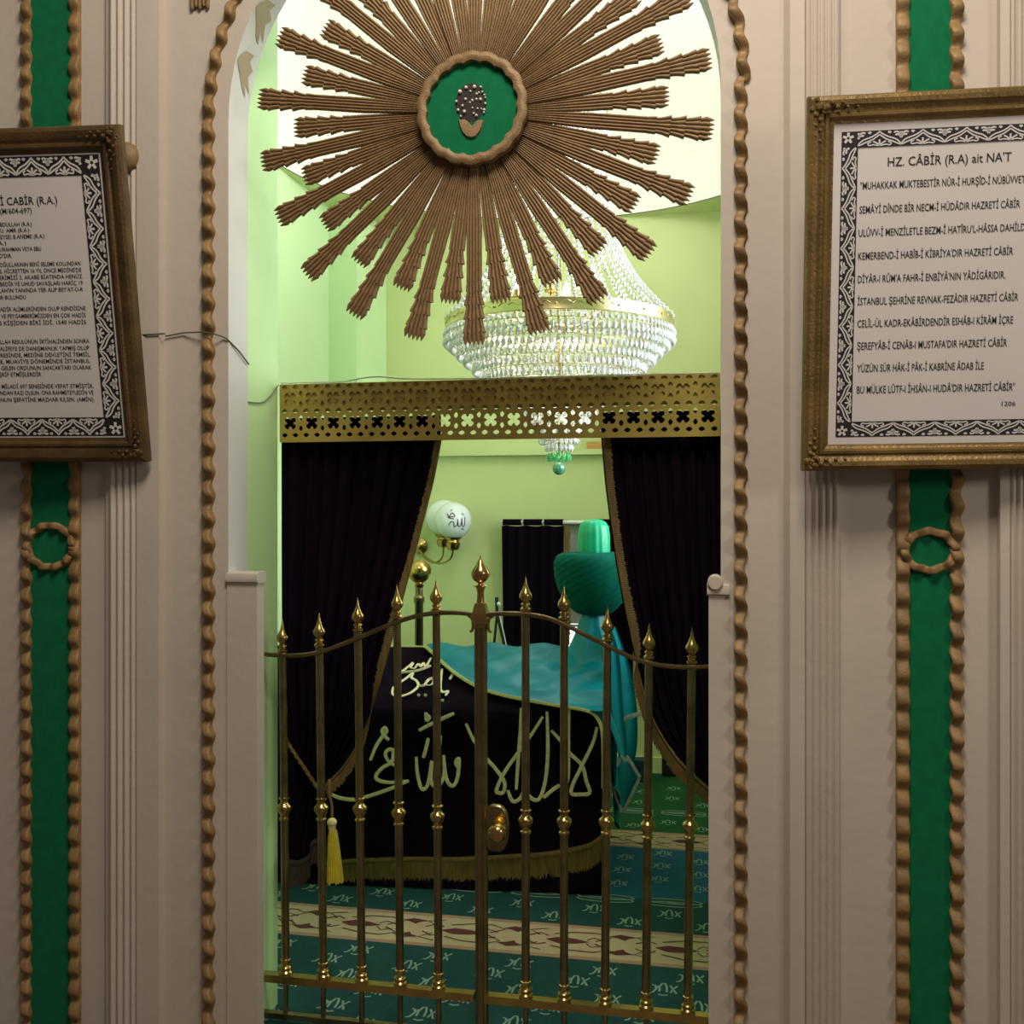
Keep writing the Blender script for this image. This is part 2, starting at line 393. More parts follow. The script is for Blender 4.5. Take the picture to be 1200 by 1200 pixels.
for yc, hb in ((3.55, .105), (4.72, .09)):
    x = WX0+.1; k = 0
    while x < WX1-.1:
        if k % 2 == 0:
            mb.poly([(x-.075, yc), (x-.03, yc+.026), (x+.03, yc+.02), (x+.08, yc), (x+.03, yc-.02), (x-.03, yc-.026)], fl, 5)
            for sg in (-1, 1):
                mb.ribbon([(x+.10, yc+sg*.01), (x+.15, yc+sg*.05), (x+.10, yc+sg*.08), (x+.02, yc+sg*.075), (x-.05, yc+sg*.05)], .007, fl, 5)
                mb.ribbon([(x-.10, yc+sg*.03), (x-.14, yc+sg*.07), (x-.08, yc+sg*.09)], .006, fl, 5)
        else:
            for sg in (-1, 1):
                mb.poly([(x-.05, yc+sg*.06), (x-.01, yc+sg*.085), (x+.05, yc+sg*.07), (x+.02, yc+sg*.055), (x+.01, yc+sg*.035), (x-.02, yc+sg*.055)], fl, 5)
                mb.ribbon([(x+.05, yc+sg*.02), (x+.09, yc+sg*.05), (x+.12, yc+sg*.03)], .007, fl, 5)
                mb.ribbon([(x-.06, yc+sg*.02), (x-.1, yc+sg*.04), (x-.12, yc+sg*.015)], .006, fl, 5)
        x += .19; k += 1
struct(mb.build('floor', ['carpet_teal', 'carpet_blue', 'carpet_green', 'carpet_cream', 'carpet_rose', 'carpet_wine', 'carpet_motif'], smooth=False))

# ================================================================== WAVY GILT MOULDINGS
def wavy(mb, path, normal_fn, width, period, da, la, mi=0, th=.009, phase=0.0):
    """ribbon along path (points on the wall, tangent known) that undulates away from the wall (da) and sideways (la)"""
    P = [Vector(p) for p in path]; s = 0.0; rows = []; n = len(P)
    for i, p in enumerate(P):
        if i: s += (p-P[i-1]).length
        t = (P[min(i+1, n-1)]-P[max(i-1, 0)]).normalized(); nrm = normal_fn(p); side = t.cross(nrm).normalized()
        ph = 2*PI*s/period + phase
        wv = math.sin(ph) + .12*math.sin(2*ph+.8)
        h = th + da*(1+wv); c = p + side*la*math.sin(ph+1.0)
        q = []
        for a, hh_ in ((-.5, 0), (-.5, h-.003), (-.42, h), (-.16, h+.001), (.16, h+.001), (.42, h), (.5, h-.003), (.5, 0)):
            q.append(c + side*a*width + nrm*hh_)
        rows.append(q)
    mb.grid(rows, mi)
NW = Vector((0, -1, 0))
def seg_pts(a, b, step=.005):
    a = Vector(a); b = Vector(b); n = max(2, int((b-a).length/step)); return [a+(b-a)*i/n for i in range(n+1)]
# molding around the arch
off = .055; r = RA+.052
p = seg_pts((XL-off, YF, .02), (XL-off, YF, ZS))
k = int(PI*r/.005); p += [Vector((XC+.0+(RA+off)*math.cos(PI-PI*i/k), YF, ZS+(RA+off)*math.sin(PI-PI*i/k))) for i in range(1, k)]
p += seg_pts((XR+.048, YF, ZS), (XR+.048, YF, .02))
mb = MB(); wavy(mb, p, lambda q: NW, .024, .066, .0095, .0052)
tag(mb.build('wavy_molding', 'rope_wood', ang=60), 'gilded wavy wooden moulding framing the arched opening', 'moulding')
# green wall strips with two mouldings and a small ring
def strip(uL, uR, zr, label, sgn):
    xl, xr = fx(uL), fx(uR)
    t = thing('wall_strip', label, 'wall decoration', ((xl+xr)/2, YF, .0), group='green strips on the front wall')
    hw = (xr-xl)/2
    mb = MB(); mb.box(-hw+.004, hw-.004, -.007, 0, .02, 4.2); mb.build('velvet_panel', 'green_felt', t, smooth=False)
    for s in (-1, 1):
        outer_side = (s == sgn)
        mb = MB(); wavy(mb, seg_pts((s*(hw-.014), 0, .02), (s*(hw-.014), 0, 4.2)), lambda q: NW, (.026 if outer_side else .030), .062, .0090 if outer_side else .0065, .003 if outer_side else .0003, phase=random.random()*6)
        mb.build('molding', 'rope_wood', t, ang=60)
    mb = MB(); n = 110; rr = hw-.018
    pts = [Vector((rr*math.cos(2*PI*i/n), -.006, zr+rr*.82*math.sin(2*PI*i/n))) for i in range(n+1)]
    wavy(mb, pts, lambda q: NW, .019, .040, .005, .0015); mb.build('ring', 'rope_wood', t, ang=60)
    return t
strip(29, 95, at(60, 640, YF).z, 'green velvet strip edged with gilt waves behind the left framed text', -1)
strip(1050, 1127, at(1088, 645, YF).z, 'green velvet strip edged with gilt waves behind the right framed text', 1)

# ================================================================== SUNBURST
SX, SZ, SY = at(556, 132, 2.585).x, at(556, 132, 2.585).z, 2.585
def ray_mesh(R1, w_tip, name):
    mb = MB(); r0 = .10; L = R1-r0
    def w(s):   # half-free width along the shaft
        return .017 + .0235*min(1, s/.19)
    rows_s = [(0, .017)] + [(.05*i, None) for i in range(1, 9)]
    st = [(s, w(s) if ww is None else ww) for s, ww in rows_s if s < L-.15]
    n0 = L-.135
    st += [(n0-.02, .0415), (n0, .0445)]
    base = n0
    for k in range(3):
        st += [(base+.001, w_tip*(.64+.06*k)), (base+.018, w_tip*(.75+.06*k)), (base+.035, w_tip*(.94+.05*k))]
        base += .036
    st += [(base+.001, w_tip*.88), (base+.012, w_tip*1.0)]
    NC = 31
    rows = []
    for i, (s, ww) in enumerate(st):
        rr = []
        for j in range(NC):
            t = j/(NC-1)*2-1
            ridge = abs(math.sin(PI*5*(j/(NC-1))))**.6
            h = .004 + .0050*ridge + .002*(1-t*t)
            if abs(t) > .98: h = .003
            rr.append((t*ww/2, -h, r0+s))
        rows.append(rr)
    last = st[-1]; tip = []
    for j in range(NC):
        t = j/(NC-1)*2-1; k5 = (j/(NC-1))*5 % 1.0
        tooth = 1-abs(k5*2-1)
        if j == NC-1: tooth = 0
        tip.append((t*last[1]/2*.96, -.005, r0+last[0]+.004+.015*tooth+.003*(1-t*t)))
    rows.append(tip)
    mb.grid(rows)
    back = [[(x, 0, z) for x, y, z in (q[0], q[-1])] for q in rows]
    mb.grid([[q[0], (q[0][0], 0, q[0][2])] for q in rows]); mb.grid([[q[-1], (q[-1][0], 0, q[-1][2])] for q in rows])
    mb.grid(back); mb.grid([tip, [(x, 0, z) for x, y, z in tip]])
    return mb
sun = thing('sunburst_ornament', 'large gilded sunburst with carved rays and green medallion hanging in the arch', 'wall ornament', (SX, SY, SZ))
longm = ray_mesh(.602, .060, 'ray').build('ray', 'gold_wood', sun, ang=25)
shortm = ray_mesh(.492, .057, 'ray').build('ray', 'gold_wood', sun, ang=25)
NR = 22
for i in range(NR):
    for j, base in enumerate((longm, shortm)):
        a = (i + .5*j)*2*PI/NR
        if i == 0: o = base
        else: o = base.copy(); C.objects.link(o); o.parent = sun
        o.rotation_euler = (0, a+PI+random.uniform(-.008, .008), 0)
        o.scale = (1, 1, random.uniform(.985, 1.012))
        o.location = (0, (0.0 if j == 0 else .005)+.0015*(i % 2), 0)
mb = MB(); n = 144; ro = []; ri = []
rowsR = [[] for _ in range(6)]
for k in range(n):
    a = 2*PI*k/n; sc_o = .142 + .0045*abs(math.sin(a*9)); sc_i = .117 + .0055*abs(math.sin(a*9))
    for q, (rr, y) in enumerate(((sc_o, -.012), (sc_o, -.034), (sc_o-.008, -.040), (sc_i+.008, -.040), (sc_i, -.036), (sc_i, -.016))):
        rowsR[q].append((rr*math.cos(a), y, rr*math.sin(a)))
mb.grid(rowsR, 0, True); mb.build('medallion_ring', 'gold_wood', sun, ang=40)
mb = MB(); mb.lathe((0, -.010, 0), (0, -.022, 0), [(0, .13), (.012, .13)], 48); disc = mb.build('medallion_disc', 'green_felt', sun)
K = 2.66/1200
ex = lambda x, z, y=-.0235: ((x-60)*K*.1*10/10, y, -(z-69)*K)
def e2(x, y): return ((x/10-55)*K, -.0225, (129-60-y/10)*K)
mb = MB()
mb.add([((53-55)*K+18.5*K*math.cos(2*PI*k/28), -.0225, (129-122+.5)*K+ (23*K if math.sin(2*PI*k/28) > 0 else 22*K)*math.sin(2*PI*k/28)) for k in range(28)]+[((53-55)*K, -.026, 7.5*K)], [(k, (k+1) % 28, 28) for k in range(28)])
mb.build('emblem_seed', 'emblem', disc)
mb = MB()
heart = [(380, 805), (400, 795), (460, 800), (500, 830), (530, 870), (560, 890), (585, 860), (620, 825), (660, 820), (690, 835), (670, 910), (640, 970), (590, 1020), (540, 1028), (480, 1010), (430, 950), (400, 880)]
hp = [e2(*q) for q in heart]; cc = e2(540, 930)
mb.add([(x, -.0225, z) for x, y, z in hp]+[(x*1, -.0285, z) for x, y, z in [(cc[0]+(q[0]-cc[0])*.9, 0, cc[2]+(q[2]-cc[2])*.9) for q in hp]]+[(cc[0], -.030, cc[2])],
       [(i, (i+1) % 17, 17+(i+1) % 17, 17+i) for i in range(17)]+[(17+i, 17+(i+1) % 17, 34) for i in range(17)])
mb.build('emblem_heart', 'gold_wood', disc)
mb = MB()
for x, y, s in ((405, 480, 24), (478, 437, 20), (578, 437, 22), (652, 445, 14), (530, 485, 13), (672, 503, 12), (605, 522, 14), (632, 508, 12), (697, 540, 11), (706, 572, 11), (363, 590, 16), (472, 572, 17), (553, 592, 15), (602, 583, 14), (650, 588, 18), (436, 645, 15), (708, 640, 14), (383, 690, 17), (458, 715, 20), (693, 712, 16), (690, 742, 11), (415, 765, 12), (555, 680, 12), (615, 692, 12), (570, 745, 12), (600, 770, 16), (660, 700, 10), (525, 615, 12)):
    c = e2(x, y); mb.sphere((c[0], -.0262, c[2]), s*.1*K, 8, 6)
mb.build('emblem_dots', 'pearl', disc)
mb = MB(); mb.tube([(0, .004, .56), (0, .004, ZS+RA-SZ+.0)], .003); mb.tube([(0, .012, -.3), (0, .012, .56)], .004)
mb.lathe((0, .010, 0), (0, -.008, 0), [(0, .125), (.018, .125)], 40)
mb.build('hanging_rod', 'brass_dull', sun)

# ================================================================== FRAMED TEXTS
def frame_profile(): # (inset from outer edge, height toward viewer)
    return [(0, 0), (0, .022), (.004, .030), (.012, .034), (.022, .031), (.030, .022), (.036, .020), (.040, .024), (.046, .024), (.050, .016), (.054, .012), (.060, .010)]
def framed(name, label, X, Y, Z, yaw, lean, roll, wd, ht, mfr, insets, lines, unit, bold, corner):
    Mx = Matrix.Translation((X, Y, Z)) @ Matrix.Rotation(yaw, 4, 'Z') @ Matrix.Rotation(lean, 4, 'X') @ Matrix.Rotation(roll, 4, 'Y')
    t = thing(name, label, 'framed text'); t.matrix_world = Mx
    P0 = Mx @ Vector((0, 0, 0)); nrm = (Mx.to_3x3() @ Vector((0, 1, 0))); inv = Mx.inverted()
    def loc(u, v): q = inv @ hitp(u, v, P0, nrm); return q.x, q.z
    hw, hh = wd/2, ht/2
    pf = frame_profile(); k = corner/.060
    mb = MB(); rows = []
    for sx, sz in ((-1, -1), (1, -1), (1, 1), (-1, 1), (-1, -1)):
        rows.append([(sx*(hw-a*k), -.0-h*.9, sz*(hh-a*k)) for a, h in pf])
    mb.grid(rows)
    mb.add([(-hw, 0, -hh), (hw, 0, -hh), (hw, 0, hh), (-hw, 0, hh)], [(0, 1, 2, 3)])
    mb.build('frame', mfr, t, ang=30)
    rnd = random.Random(3)
    for sx in (-1, 1):
        for sz in (-1, 1):
            mb = MB(); cx, cz = sx*(hw-.022*k), sz*(hh-.022*k)
            for q in range(16):
                a = rnd.random()*6.28; rr = rnd.random()*.017
                mb.sphere((cx+rr*math.cos(a), -.027, cz+rr*math.sin(a)), rnd.uniform(.004, .008), 7, 5)
            for q in range(7):
                mb.sphere((cx-sx*(.02+.011*q), -.029+.0006*q, cz+(q % 2-.5)*.010), .0068-.0006*q, 7, 5)
                mb.sphere((cx+(q % 2-.5)*.010, -.029+.0006*q, cz-sz*(.02+.011*q)), .0068-.0006*q, 7, 5)
            mb.build('corner_ornament', mfr, t)
    y0 = -.009
    mb = MB(); e = .052*k
    mb.add([(-hw+e, y0, -hh+e), (hw-e, y0, -hh+e), (hw-e, y0, hh-e), (-hw+e, y0, hh-e)], [(0, 1, 2, 3)])
    sheet = mb.build('paper_sheet', 'paper', t, smooth=False)
    # printed border: dark band with pale ogee scrolls
    o1, i1 = insets     # distance of the pattern's outer and inner edge from the frame's outer edge
    ox, oz = hw-o1, hh-o1; ix, iz = hw-i1, hh-i1; bw = i1-o1
    mb = MB(); yb = y0-.0006
    for a, b_ in (((-ox, -oz), (ox, -iz)), ((-ox, iz), (ox, oz)), ((-ox, -iz), (-ix, iz)), ((ix, -iz), (ox, iz))):
        mb.add([(a[0], yb, a[1]), (b_[0], yb, a[1]), (b_[0], yb, b_[1]), (a[0], yb, b_[1])], [(0, 1, 2, 3)], 0)
    yl = yb-.0006
    def side(n, ln, place):
        L = ln/n
        for k2 in range(n):
            def fn(a, b2): return place((k2+a)*L, b2*bw)
            def st(pts, w): # strokes in unit square → metres
                P = [(q.x, q.y) for q in curve_pts([(a, b2, 0) for a, b2 in pts], 5)]
                Q = [(a*L, b2*bw) for a, b2 in P]
                mb.ribbon(Q, w, lambda a, b2: place(k2*L+a, b2), 1)
            lw = bw*.085
            for d in (0, .17):
                st([(.0, .12+.0*d), (.05, .30-d*.9), (.14+d*.3, .46-d*.9), (.30+d*.2, .60-d*.9), (.43, .78-d), (.5, .93-d*1.1)], lw)
                st([(1, .12), (.95, .30-d*.9), (.86-d*.3, .46-d*.9), (.70-d*.2, .60-d*.9), (.57, .78-d), (.5, .93-d*1.1)], lw)
            for s in (-1, 1):
                st([(.5, .06), (.5+s*.14, .14), (.5+s*.24, .10), (.5+s*.27, .22), (.5+s*.2, .30)], lw*.9)
                st([(.5, .06), (.5+s*.07, .24), (.5+s*.15, .34)], lw*1.1)
            st([(.5, .05), (.5, .45)], lw*1.3)
            for cx in (0, 1):
                s = 1 if cx == 0 else -1
                st([(cx, .52), (cx+s*.03, .7), (cx, .88)], lw*1.6)
                st([(cx, .62), (cx+s*.10, .72), (cx+s*.13, .66)], lw*1.3)
                st([(cx, .74), (cx+s*.10, .88), (cx+s*.17, .84)], lw*1.2)
                st([(cx+s*.24, .92), (cx+s*.27, .84), (cx+s*.3, .92)], lw*1.4)
    nx = max(2, round(2*ix/unit)); nz = max(2, round(2*iz/unit))
    side(nx, 2*ix, lambda a, b2: (-ix+a, yl, iz+b2)); side(nx, 2*ix, lambda a, b2: (-ix+a, yl, -iz-b2))
    side(nz, 2*iz, lambda a, b2: (-ix-b2, yl, -iz+a)); side(nz, 2*iz, lambda a, b2: (ix+b2, yl, -iz+a))
    for sx in (-1, 1):
        for sz in (-1, 1):
            for q in range(5):
                a = 2*PI*q/5+.3
                mb.ribbon([(sx*(ix+bw*.6)+bw*.08*math.cos(a), sz*(iz+bw*.6)+bw*.08*math.sin(a)), (sx*(ix+bw*.6)+bw*.34*math.cos(a), sz*(iz+bw*.6)+bw*.34*math.sin(a))], bw*.16, lambda a, b2: (a, yl, b2), 1)
    mb.build('printed_border', ['ink', 'paper'], sheet, smooth=False)
    mb = MB(); lw = .0016
    for a, b_ in (((-ix-lw, -iz-lw), (ix+lw, -iz)), ((-ix-lw, iz), (ix+lw, iz+lw)), ((-ix-lw, -iz), (-ix, iz)), ((ix, -iz), (ix+lw, iz))):
        mb.add([(a[0], yl-.0004, a[1]), (b_[0], yl-.0004, a[1]), (b_[0], yl-.0004, b_[1]), (a[0], yl-.0004, b_[1])], [(0, 1, 2, 3)])
    mb.build('border_line', 'ink', sheet, smooth=False)
    for i, (txt, u0, u1, v, cap) in enumerate(lines):
        x0, z0 = loc(u0, v); x1, _ = loc(u1, v)
        capm = cap*(loc(u0, v-10)[1]-z0)/10
        mb = MB(); text_into(mb, txt, lambda a, b2: (x0+a, y0-.0010, z0+b2), bold, 0, x1-x0, capm)
        mb.build('heading_text' if i == 0 else 'text_line', 'ink', sheet, smooth=False)
    return t
R_LINES = [('HZ. CÂBİR (R.A) ait NA\'T', 1039, 1183, 196, 11), ('"MUHAKKAK MUKTEBESTİR NÛR-İ HURŞÎD-İ NÜBÜVVET', 1007, 1199, 223, 9), ('SEMÂYİ DÎNDE BİR NECM-İ HÜDÂDIR HAZRETİ CÂBİR', 1006, 1193, 251, 9),
    ('ULÛVV-İ MENZİLETLE BEZM-İ HATÎRU\'L-HÂSSA DAHİLD', 1005, 1199, 278, 9), ('KEMERBEND-İ HABÎB-İ KİBRİYA\'DIR HAZRETİ CÂBİR', 1004.5, 1185, 305, 9), ('DİYÂR-I RÛM\'A FAHR-İ ENBİYÂ\'NIN YÂDİGÂRIDIR.', 1004, 1176, 332, 9),
    ('İSTANBUL ŞEHRİNE REVNAK-FEZÂDIR HAZRETİ CÂBİR', 1003.8, 1191, 358, 9), ('CELÎL-ÜL KADR-EKÂBİRDENDİR ESHÂB-I KİRÂM İÇRE', 1003.6, 1185, 384, 9), ('ŞEREFYÂB-İ CENÂB-I MUSTAFA\'DIR HAZRETİ CÂBİR', 1003.4, 1178, 410, 9),
    ('YÜZÜN SÜR HÂK-İ PÂK-İ KABRİNE ÂDAB İLE', 1003.2, 1151, 436, 9), ('BU MÜLKE LÛTF-I İHSÂN-I HUDÂ\'DIR HAZRETİ CÂBİR"', 1003, 1187, 461, 9), ('1206', 1172, 1188, 475.5, 5.5)]
L_LINES = [('HAZRETİ CABİR (R.A.)', -36, 70, 242, 9.5), ('(M/604-697)', 3, 40, 251, 6.5), ('ABDULLAH (R.A.)', -1, 40, 266, 5), ('F U. AMR (R.A.)', -1, 37, 273, 5), ('(ZEYSE) B.ANEME (R.A.)', -2, 55, 280.5, 5), ('A.)', 0, 10, 287.5, 5),
    ('DURAHMAN VEYA EBU', -1, 51, 295, 5), ('BD\'DIR.', -1, 17, 302.5, 5), ('ÇOĞULLARININ BENİ SELEME KOLUNDAN', -1, 97, 313, 5), ('TE, HİCRETTEN 16 YIL ÖNCE MEDİNE\'DE', -1, 98, 320.5, 5), ('BERİMİZİ 2. AKABE BİATINDA HENÜZ', -1, 99, 328, 5),
    ('I. BEDİR VE UHUD SAVAŞLARI HARİÇ 19', -1, 99.5, 335.5, 5), ('LLAH\'IN YANINDA YER ALIP BEY\'AT-Ü-R', -1, 100, 343, 5), ('ZIR BULUNDU', -1, 33, 351, 5), ('NADİR ALİMLERİNDEN OLUP KENDİSİNE', -1, 103, 365, 5), ('N VE PEYGAMBERİMİZDEN EN ÇOK HADİS', -1, 103, 373, 5),
    ('ES KİŞİDEN BİRİ İDİ. 1540 HADİS', -1, 103.5, 381, 5), ('ALLAH RESULÜNÜN İRTİHALİNDEN SONRA', -1, 107, 403, 5), ('HALİFEYE DE DANIŞMANLIK YAPMIŞ OLUP', -1, 107, 411, 5), ('DRESİNDE, MEDİNE DEVLETİNİ TEMSİL', -1, 108, 418.5, 5),
    ('NE, MUAVİYE DÖNEMİNDE İSTANBUL', -1, 108, 426, 5), ('A GELEN ORDUNUN SANCAKTARI OLARAK', -1, 109.5, 433.5, 5), ('EŞRİF ETMİŞLERDİR', -1, 51, 441, 5), ('2, MİLADİ 697 SENESİNDE VEFAT ETMİŞTİR,', -1, 112, 455, 5),
    ('ONDAN RAZI OLSUN. ONA RAHMETEYLEDİN VE', -1, 112, 462.5, 5), ('ONUN ŞEFATİNE MAZHAR KILSIN. (AMİN).', -1, 113, 470.5, 5)]
PL = (-1.8120, 2.0700, .0970608, .19635083, .00513532, .87276); PR = (.53509, 2.01532, .087845, .1391674, -.0072403, .83671)
framed('framed_text', 'small-print black and white text in a dark gilt frame, hung left of the arch', PL[0], 2.53-PL[5]/2*math.sin(PL[3]), PL[1], PL[2], PL[3], PL[4], .60, PL[5], 'frame_dark', (.070, .121), L_LINES, .093, .006, .066)
framed('framed_text', 'larger-print verse sheet in a broad gold frame, hung right of the arch', PR[0], 2.53-PR[5]/2*math.sin(PR[3]), PR[1], PR[2], PR[3], PR[4], .69, PR[5], 'frame_gold', (.077, .1125), R_LINES, .089, .004, .060)
# carved boss half hidden behind the left frame, carved drop at the top
p = at(153, 188, YF)
mb = MB(); mb.lathe((p.x, YF, p.z), (p.x, YF-.05, p.z), [(0, .040), (.014, .043), (.03, .042), (.042, .033), (.05, .012)], 20)
tag(mb.build('carved_boss', 'gold_wood'), 'round gilded wooden boss peeking out beside the left frame', 'wall ornament')
p = at(236, 12, YF)
mb = MB()
for k in range(5):
    x = p.x+(k-2)*.0115
    mb.lathe((x, YF-.008, p.z+(k % 2)*.006), (x, YF-.008, p.z+.45), [(0, .003), (.006, .006), (.44, .007), (.45, .005)], 8)
tag(mb.build('carved_drop', 'gold_wood'), 'fluted gilded wooden drop on the wall left of the arch top', 'wall ornament')
# cables
mb = MB()
pts = [at(150, 393, YF-.004), at(172, 392, YF-.030), at(193, 391, YF-.030), at(194, 394, YF-.006), at(215, 390, YF-.006), at(238, 389, YF-.02), at(250, 391, YF-.024), at(262, 395, YF-.006), at(267, 398, YF-.004), at(279, 412, 2.655), at(290, 427, 2.715)]
mb.tube([(q.x + (.004 if i > 8 else 0), q.y, q.z) for i, q in enumerate(pts)], .0022, 5)
tag(mb.build('cable', 'wire'), 'thin grey cable running from the left frame over the moulding into the opening', 'cable')
mb = MB()
pts = [hitp(u, v, Vector((XL+.003, 0, 0)), Vector((1, 0, 0))) for u, v in ((291, 471), (300, 472), (309, 471), (317, 464), (323, 456), (327, 451))]
mb.tube(curve_pts(pts, 4), .0016, 5)
tag(mb.build('cable', 'wire'), 'hair-thin dark cable climbing the green jamb to the brass pelmet', 'cable')
mb = MB()
pts = [at(u, v, YP+.002) for u, v in ((329, 449), (370, 448), (400, 447.5), (425, 443), (445, 441.5), (480, 444), (560, 443.5), (640, 441.5), (730, 439), (843, 436.5))]
mb.tube(curve_pts(pts, 5), .0022, 5)
tag(mb.build('cable', 'white_wire'), 'white cable lying along the top of the pierced pelmet', 'cable')

# ================================================================== PIERCED PELMET
ZPT, ZPB = 1.890, 1.713
pel = thing('pierced_pelmet', 'gold pierced metal pelmet across the opening above the dark curtains', 'pelmet', (XL, YP, ZPB))
W = XR-XL; H = ZPT-ZPB
cu = bpy.data.curves.new('p', 'CURVE'); cu.dimensions = '2D'; cu.fill_mode = 'BOTH'; cu.extrude = .0026
def spl(pts):
    s = cu.splines.new('POLY'); s.points.add(len(pts)-1)
    for q, (a, b_) in zip(s.points, pts): q.co = (a, b_, 0, 1)
    s.use_cyclic_u = True
spl([(.001, 0), (W-.001, 0), (W-.001, H), (.001, H)])
def cross(cx, cy, s):
    out = []
    for k in range(4):
        a = PI/4+k*PI/2
        for d, rr in ((-.56, .66), (-.52, .92), (-.22, 1.08), (.22, 1.08), (.52, .92), (.56, .66)): out.append((cx+s*rr*math.cos(a+d), cy+s*rr*math.sin(a+d)))
        b2 = a+PI/4; out.append((cx+s*.50*math.cos(b2), cy+s*.50*math.sin(b2)))
    spl(out)
def dia(cx, cy, a, b_):
    spl([(cx+a*math.cos(2*PI*k/8)*(1 if k % 2 == 0 else .86), cy+b_*math.sin(2*PI*k/8)*(1 if k % 2 == 0 else .86)) for k in range(8)])
NU = 19; UW = W/NU
for rowy in (.058, .132):
    for k in range(NU):
        cx = (k+.5)*UW
        cross(cx, rowy, .0205)
        if k: dia(k*UW, rowy+.016, .0068, .0092); dia(k*UW, rowy-.016, .0068, .0092)
for yy in (.0215, .095, .168):
    for k in range(NU):
        dia((k+.25)*UW, yy, .0098, .0072); dia((k+.75)*UW, yy, .0098, .0072)
co = bpy.data.objects.new('p', cu); C.objects.link(co); bpy.context.view_layer.update()
me = bpy.data.meshes.new_from_object(co.evaluated_get(bpy.context.evaluated_depsgraph_get()))
bpy.data.objects.remove(co)
me.name = 'pierced_panel'; me.transform(Matrix.Rotation(PI/2, 4, 'X')); me.materials.clear(); me.materials.append(M['pelmet'])
po = bpy.data.objects.new('pierced_panel', me); C.objects.link(po); po.parent = pel
mb = MB(); mb.box(.001, W-.001, .0040, .022, .0935, H-.002); mb.build('backing_board', 'pelmet', pel, smooth=False)

# ================================================================== CURTAINS
def drape(mb, zs, xl, xr, y, amp, folds, seg=90, mi=0, ph=0.0, ypull=None):
    rows = []
    for z in zs:
        a, b_ = xl(z), xr(z); r = []
        k = min(1, (b_-a)/.75)
        for j in range(seg+1):
            t = j/seg
            yy = y + amp*(.45+.55*k)*math.sin(2*PI*folds*t+ph) + amp*.35*math.sin(2*PI*folds*2.3*t+1.3+z*2)
            if ypull: yy += ypull(z, t)
            r.append((a+(b_-a)*t, yy, z))
        rows.append(r)
    mb.grid(rows, mi)
def fringe_strip(mb, pts, wdir, w, n_per_m=430, th=.004, y_out=-1):
    """band along 3-D pts, hanging toward wdir; jagged free edge"""
    P = curve_pts(pts, 10); L = [0]
    for a, b_ in zip(P, P[1:]): L.append(L[-1]+(b_-a).length)
    n = int(L[-1]*n_per_m); r0, r1, r2, rj = [], [], [], []; rows = []
    i = 0
    for k in range(n+1):
        s = L[-1]*k/n
        while i < len(L)-2 and L[i+1] < s: i += 1
        f = (s-L[i])/max(L[i+1]-L[i], 1e-9); p = P[i]+(P[i+1]-P[i])*f
        ww = w(k/n) if callable(w) else w; wd = wdir(k/n) if callable(wdir) else wdir
        jag = random.uniform(.82, 1.06); dy = Vector((0, .0014*(k % 2) - th, 0))
        q = p+dy
        rows.append([p+Vector((0, -th*1.2, 0)), p+Vector((0, -th*1.7, 0))+wd*ww*.10, p+Vector((0, -th*1.2, 0))+wd*ww*.2, q+wd*ww*.22, q+wd*ww*.6, q+wd*ww*jag, q+wd*ww*jag+Vector((0, .004, 0)), p+Vector((0, .001, 0))])
    mb.grid(rows)
YC = YP+.045
# left
zt = ZPB+.078
ledge = [(520, 512), (511, 560), (501, 600), (488, 650), (472, 710), (456, 770), (440, 825), (425, 862), (405, 895), (383, 918)]
ledge3 = [at(u, v, YC) for u, v in ledge]
tabR = sorted([(q.z, q.x) for q in ledge3]); ztie = at(375, 925, YC).z
cl = thing('curtain', 'dark aubergine velvet curtain tied back at the left of the opening', 'curtain', (XL, YC, ztie-.45), group='curtains in the opening')
ofs = Vector((XL, YC, ztie-.45))
mb = MB()
zs = [zt-(zt-ztie)*i/40 for i in range(41)]
drape(mb, zs, lambda z: XL-.012+ (.0 if z > 1.0 else max(0, (1.0-z))*.13), lambda z: interp(tabR, z)-.009, YC, .014, 9)
zlow = at(350, 1052, YC).z
tabl = [(zlow, at(383, 1052, YC).x), (zlow+.1, at(381, 1010, YC).x), (ztie-.06, at(379, 960, YC).x), (ztie, at(380, 925, YC).x)]
zs2 = [ztie-(ztie-zlow-.06)*i/16 for i in range(17)]
drape(mb, zs2, lambda z: XL+.012+max(0, (1.0-ztie))*.13*max(0, 1-(ztie-z)/.2), lambda z: interp(tabl, z), YC, .012, 4, seg=40)
mb.v = [tuple(Vector(q)-ofs) for q in mb.v]
cu_o = mb.build('curtain_cloth', 'velvet', cl, ang=80)
mb = MB(); fringe_strip(mb, [q+Vector((0, -.016, 0)) for q in ledge3], lambda t: Vector((-1+1.25*min(1, max(0, (t-.55)/.3)), 0, -.12-.88*min(1, max(0, (t-.55)/.3)))).normalized(), lambda t: .022+.03*max(0, t-.3), y_out=-1)
mb.v = [tuple(Vector(q)-ofs) for q in mb.v]
mb.build('fringe', 'fringe', cl)
mb = MB()
hem = [at(u, v, YC-.014) for u, v in ((336, 1006), (350, 1008), (363, 1000), (366, 985), (385, 980))]
fringe_strip(mb, hem, Vector((0, 0, -1)), .085, 240)
mb.v = [tuple(Vector(q)-ofs) for q in mb.v]
mb.build('hem_fringe', mat('brown_fringe', rgb(66, 50, 40), .8, var=.4, vscale=90), cl)
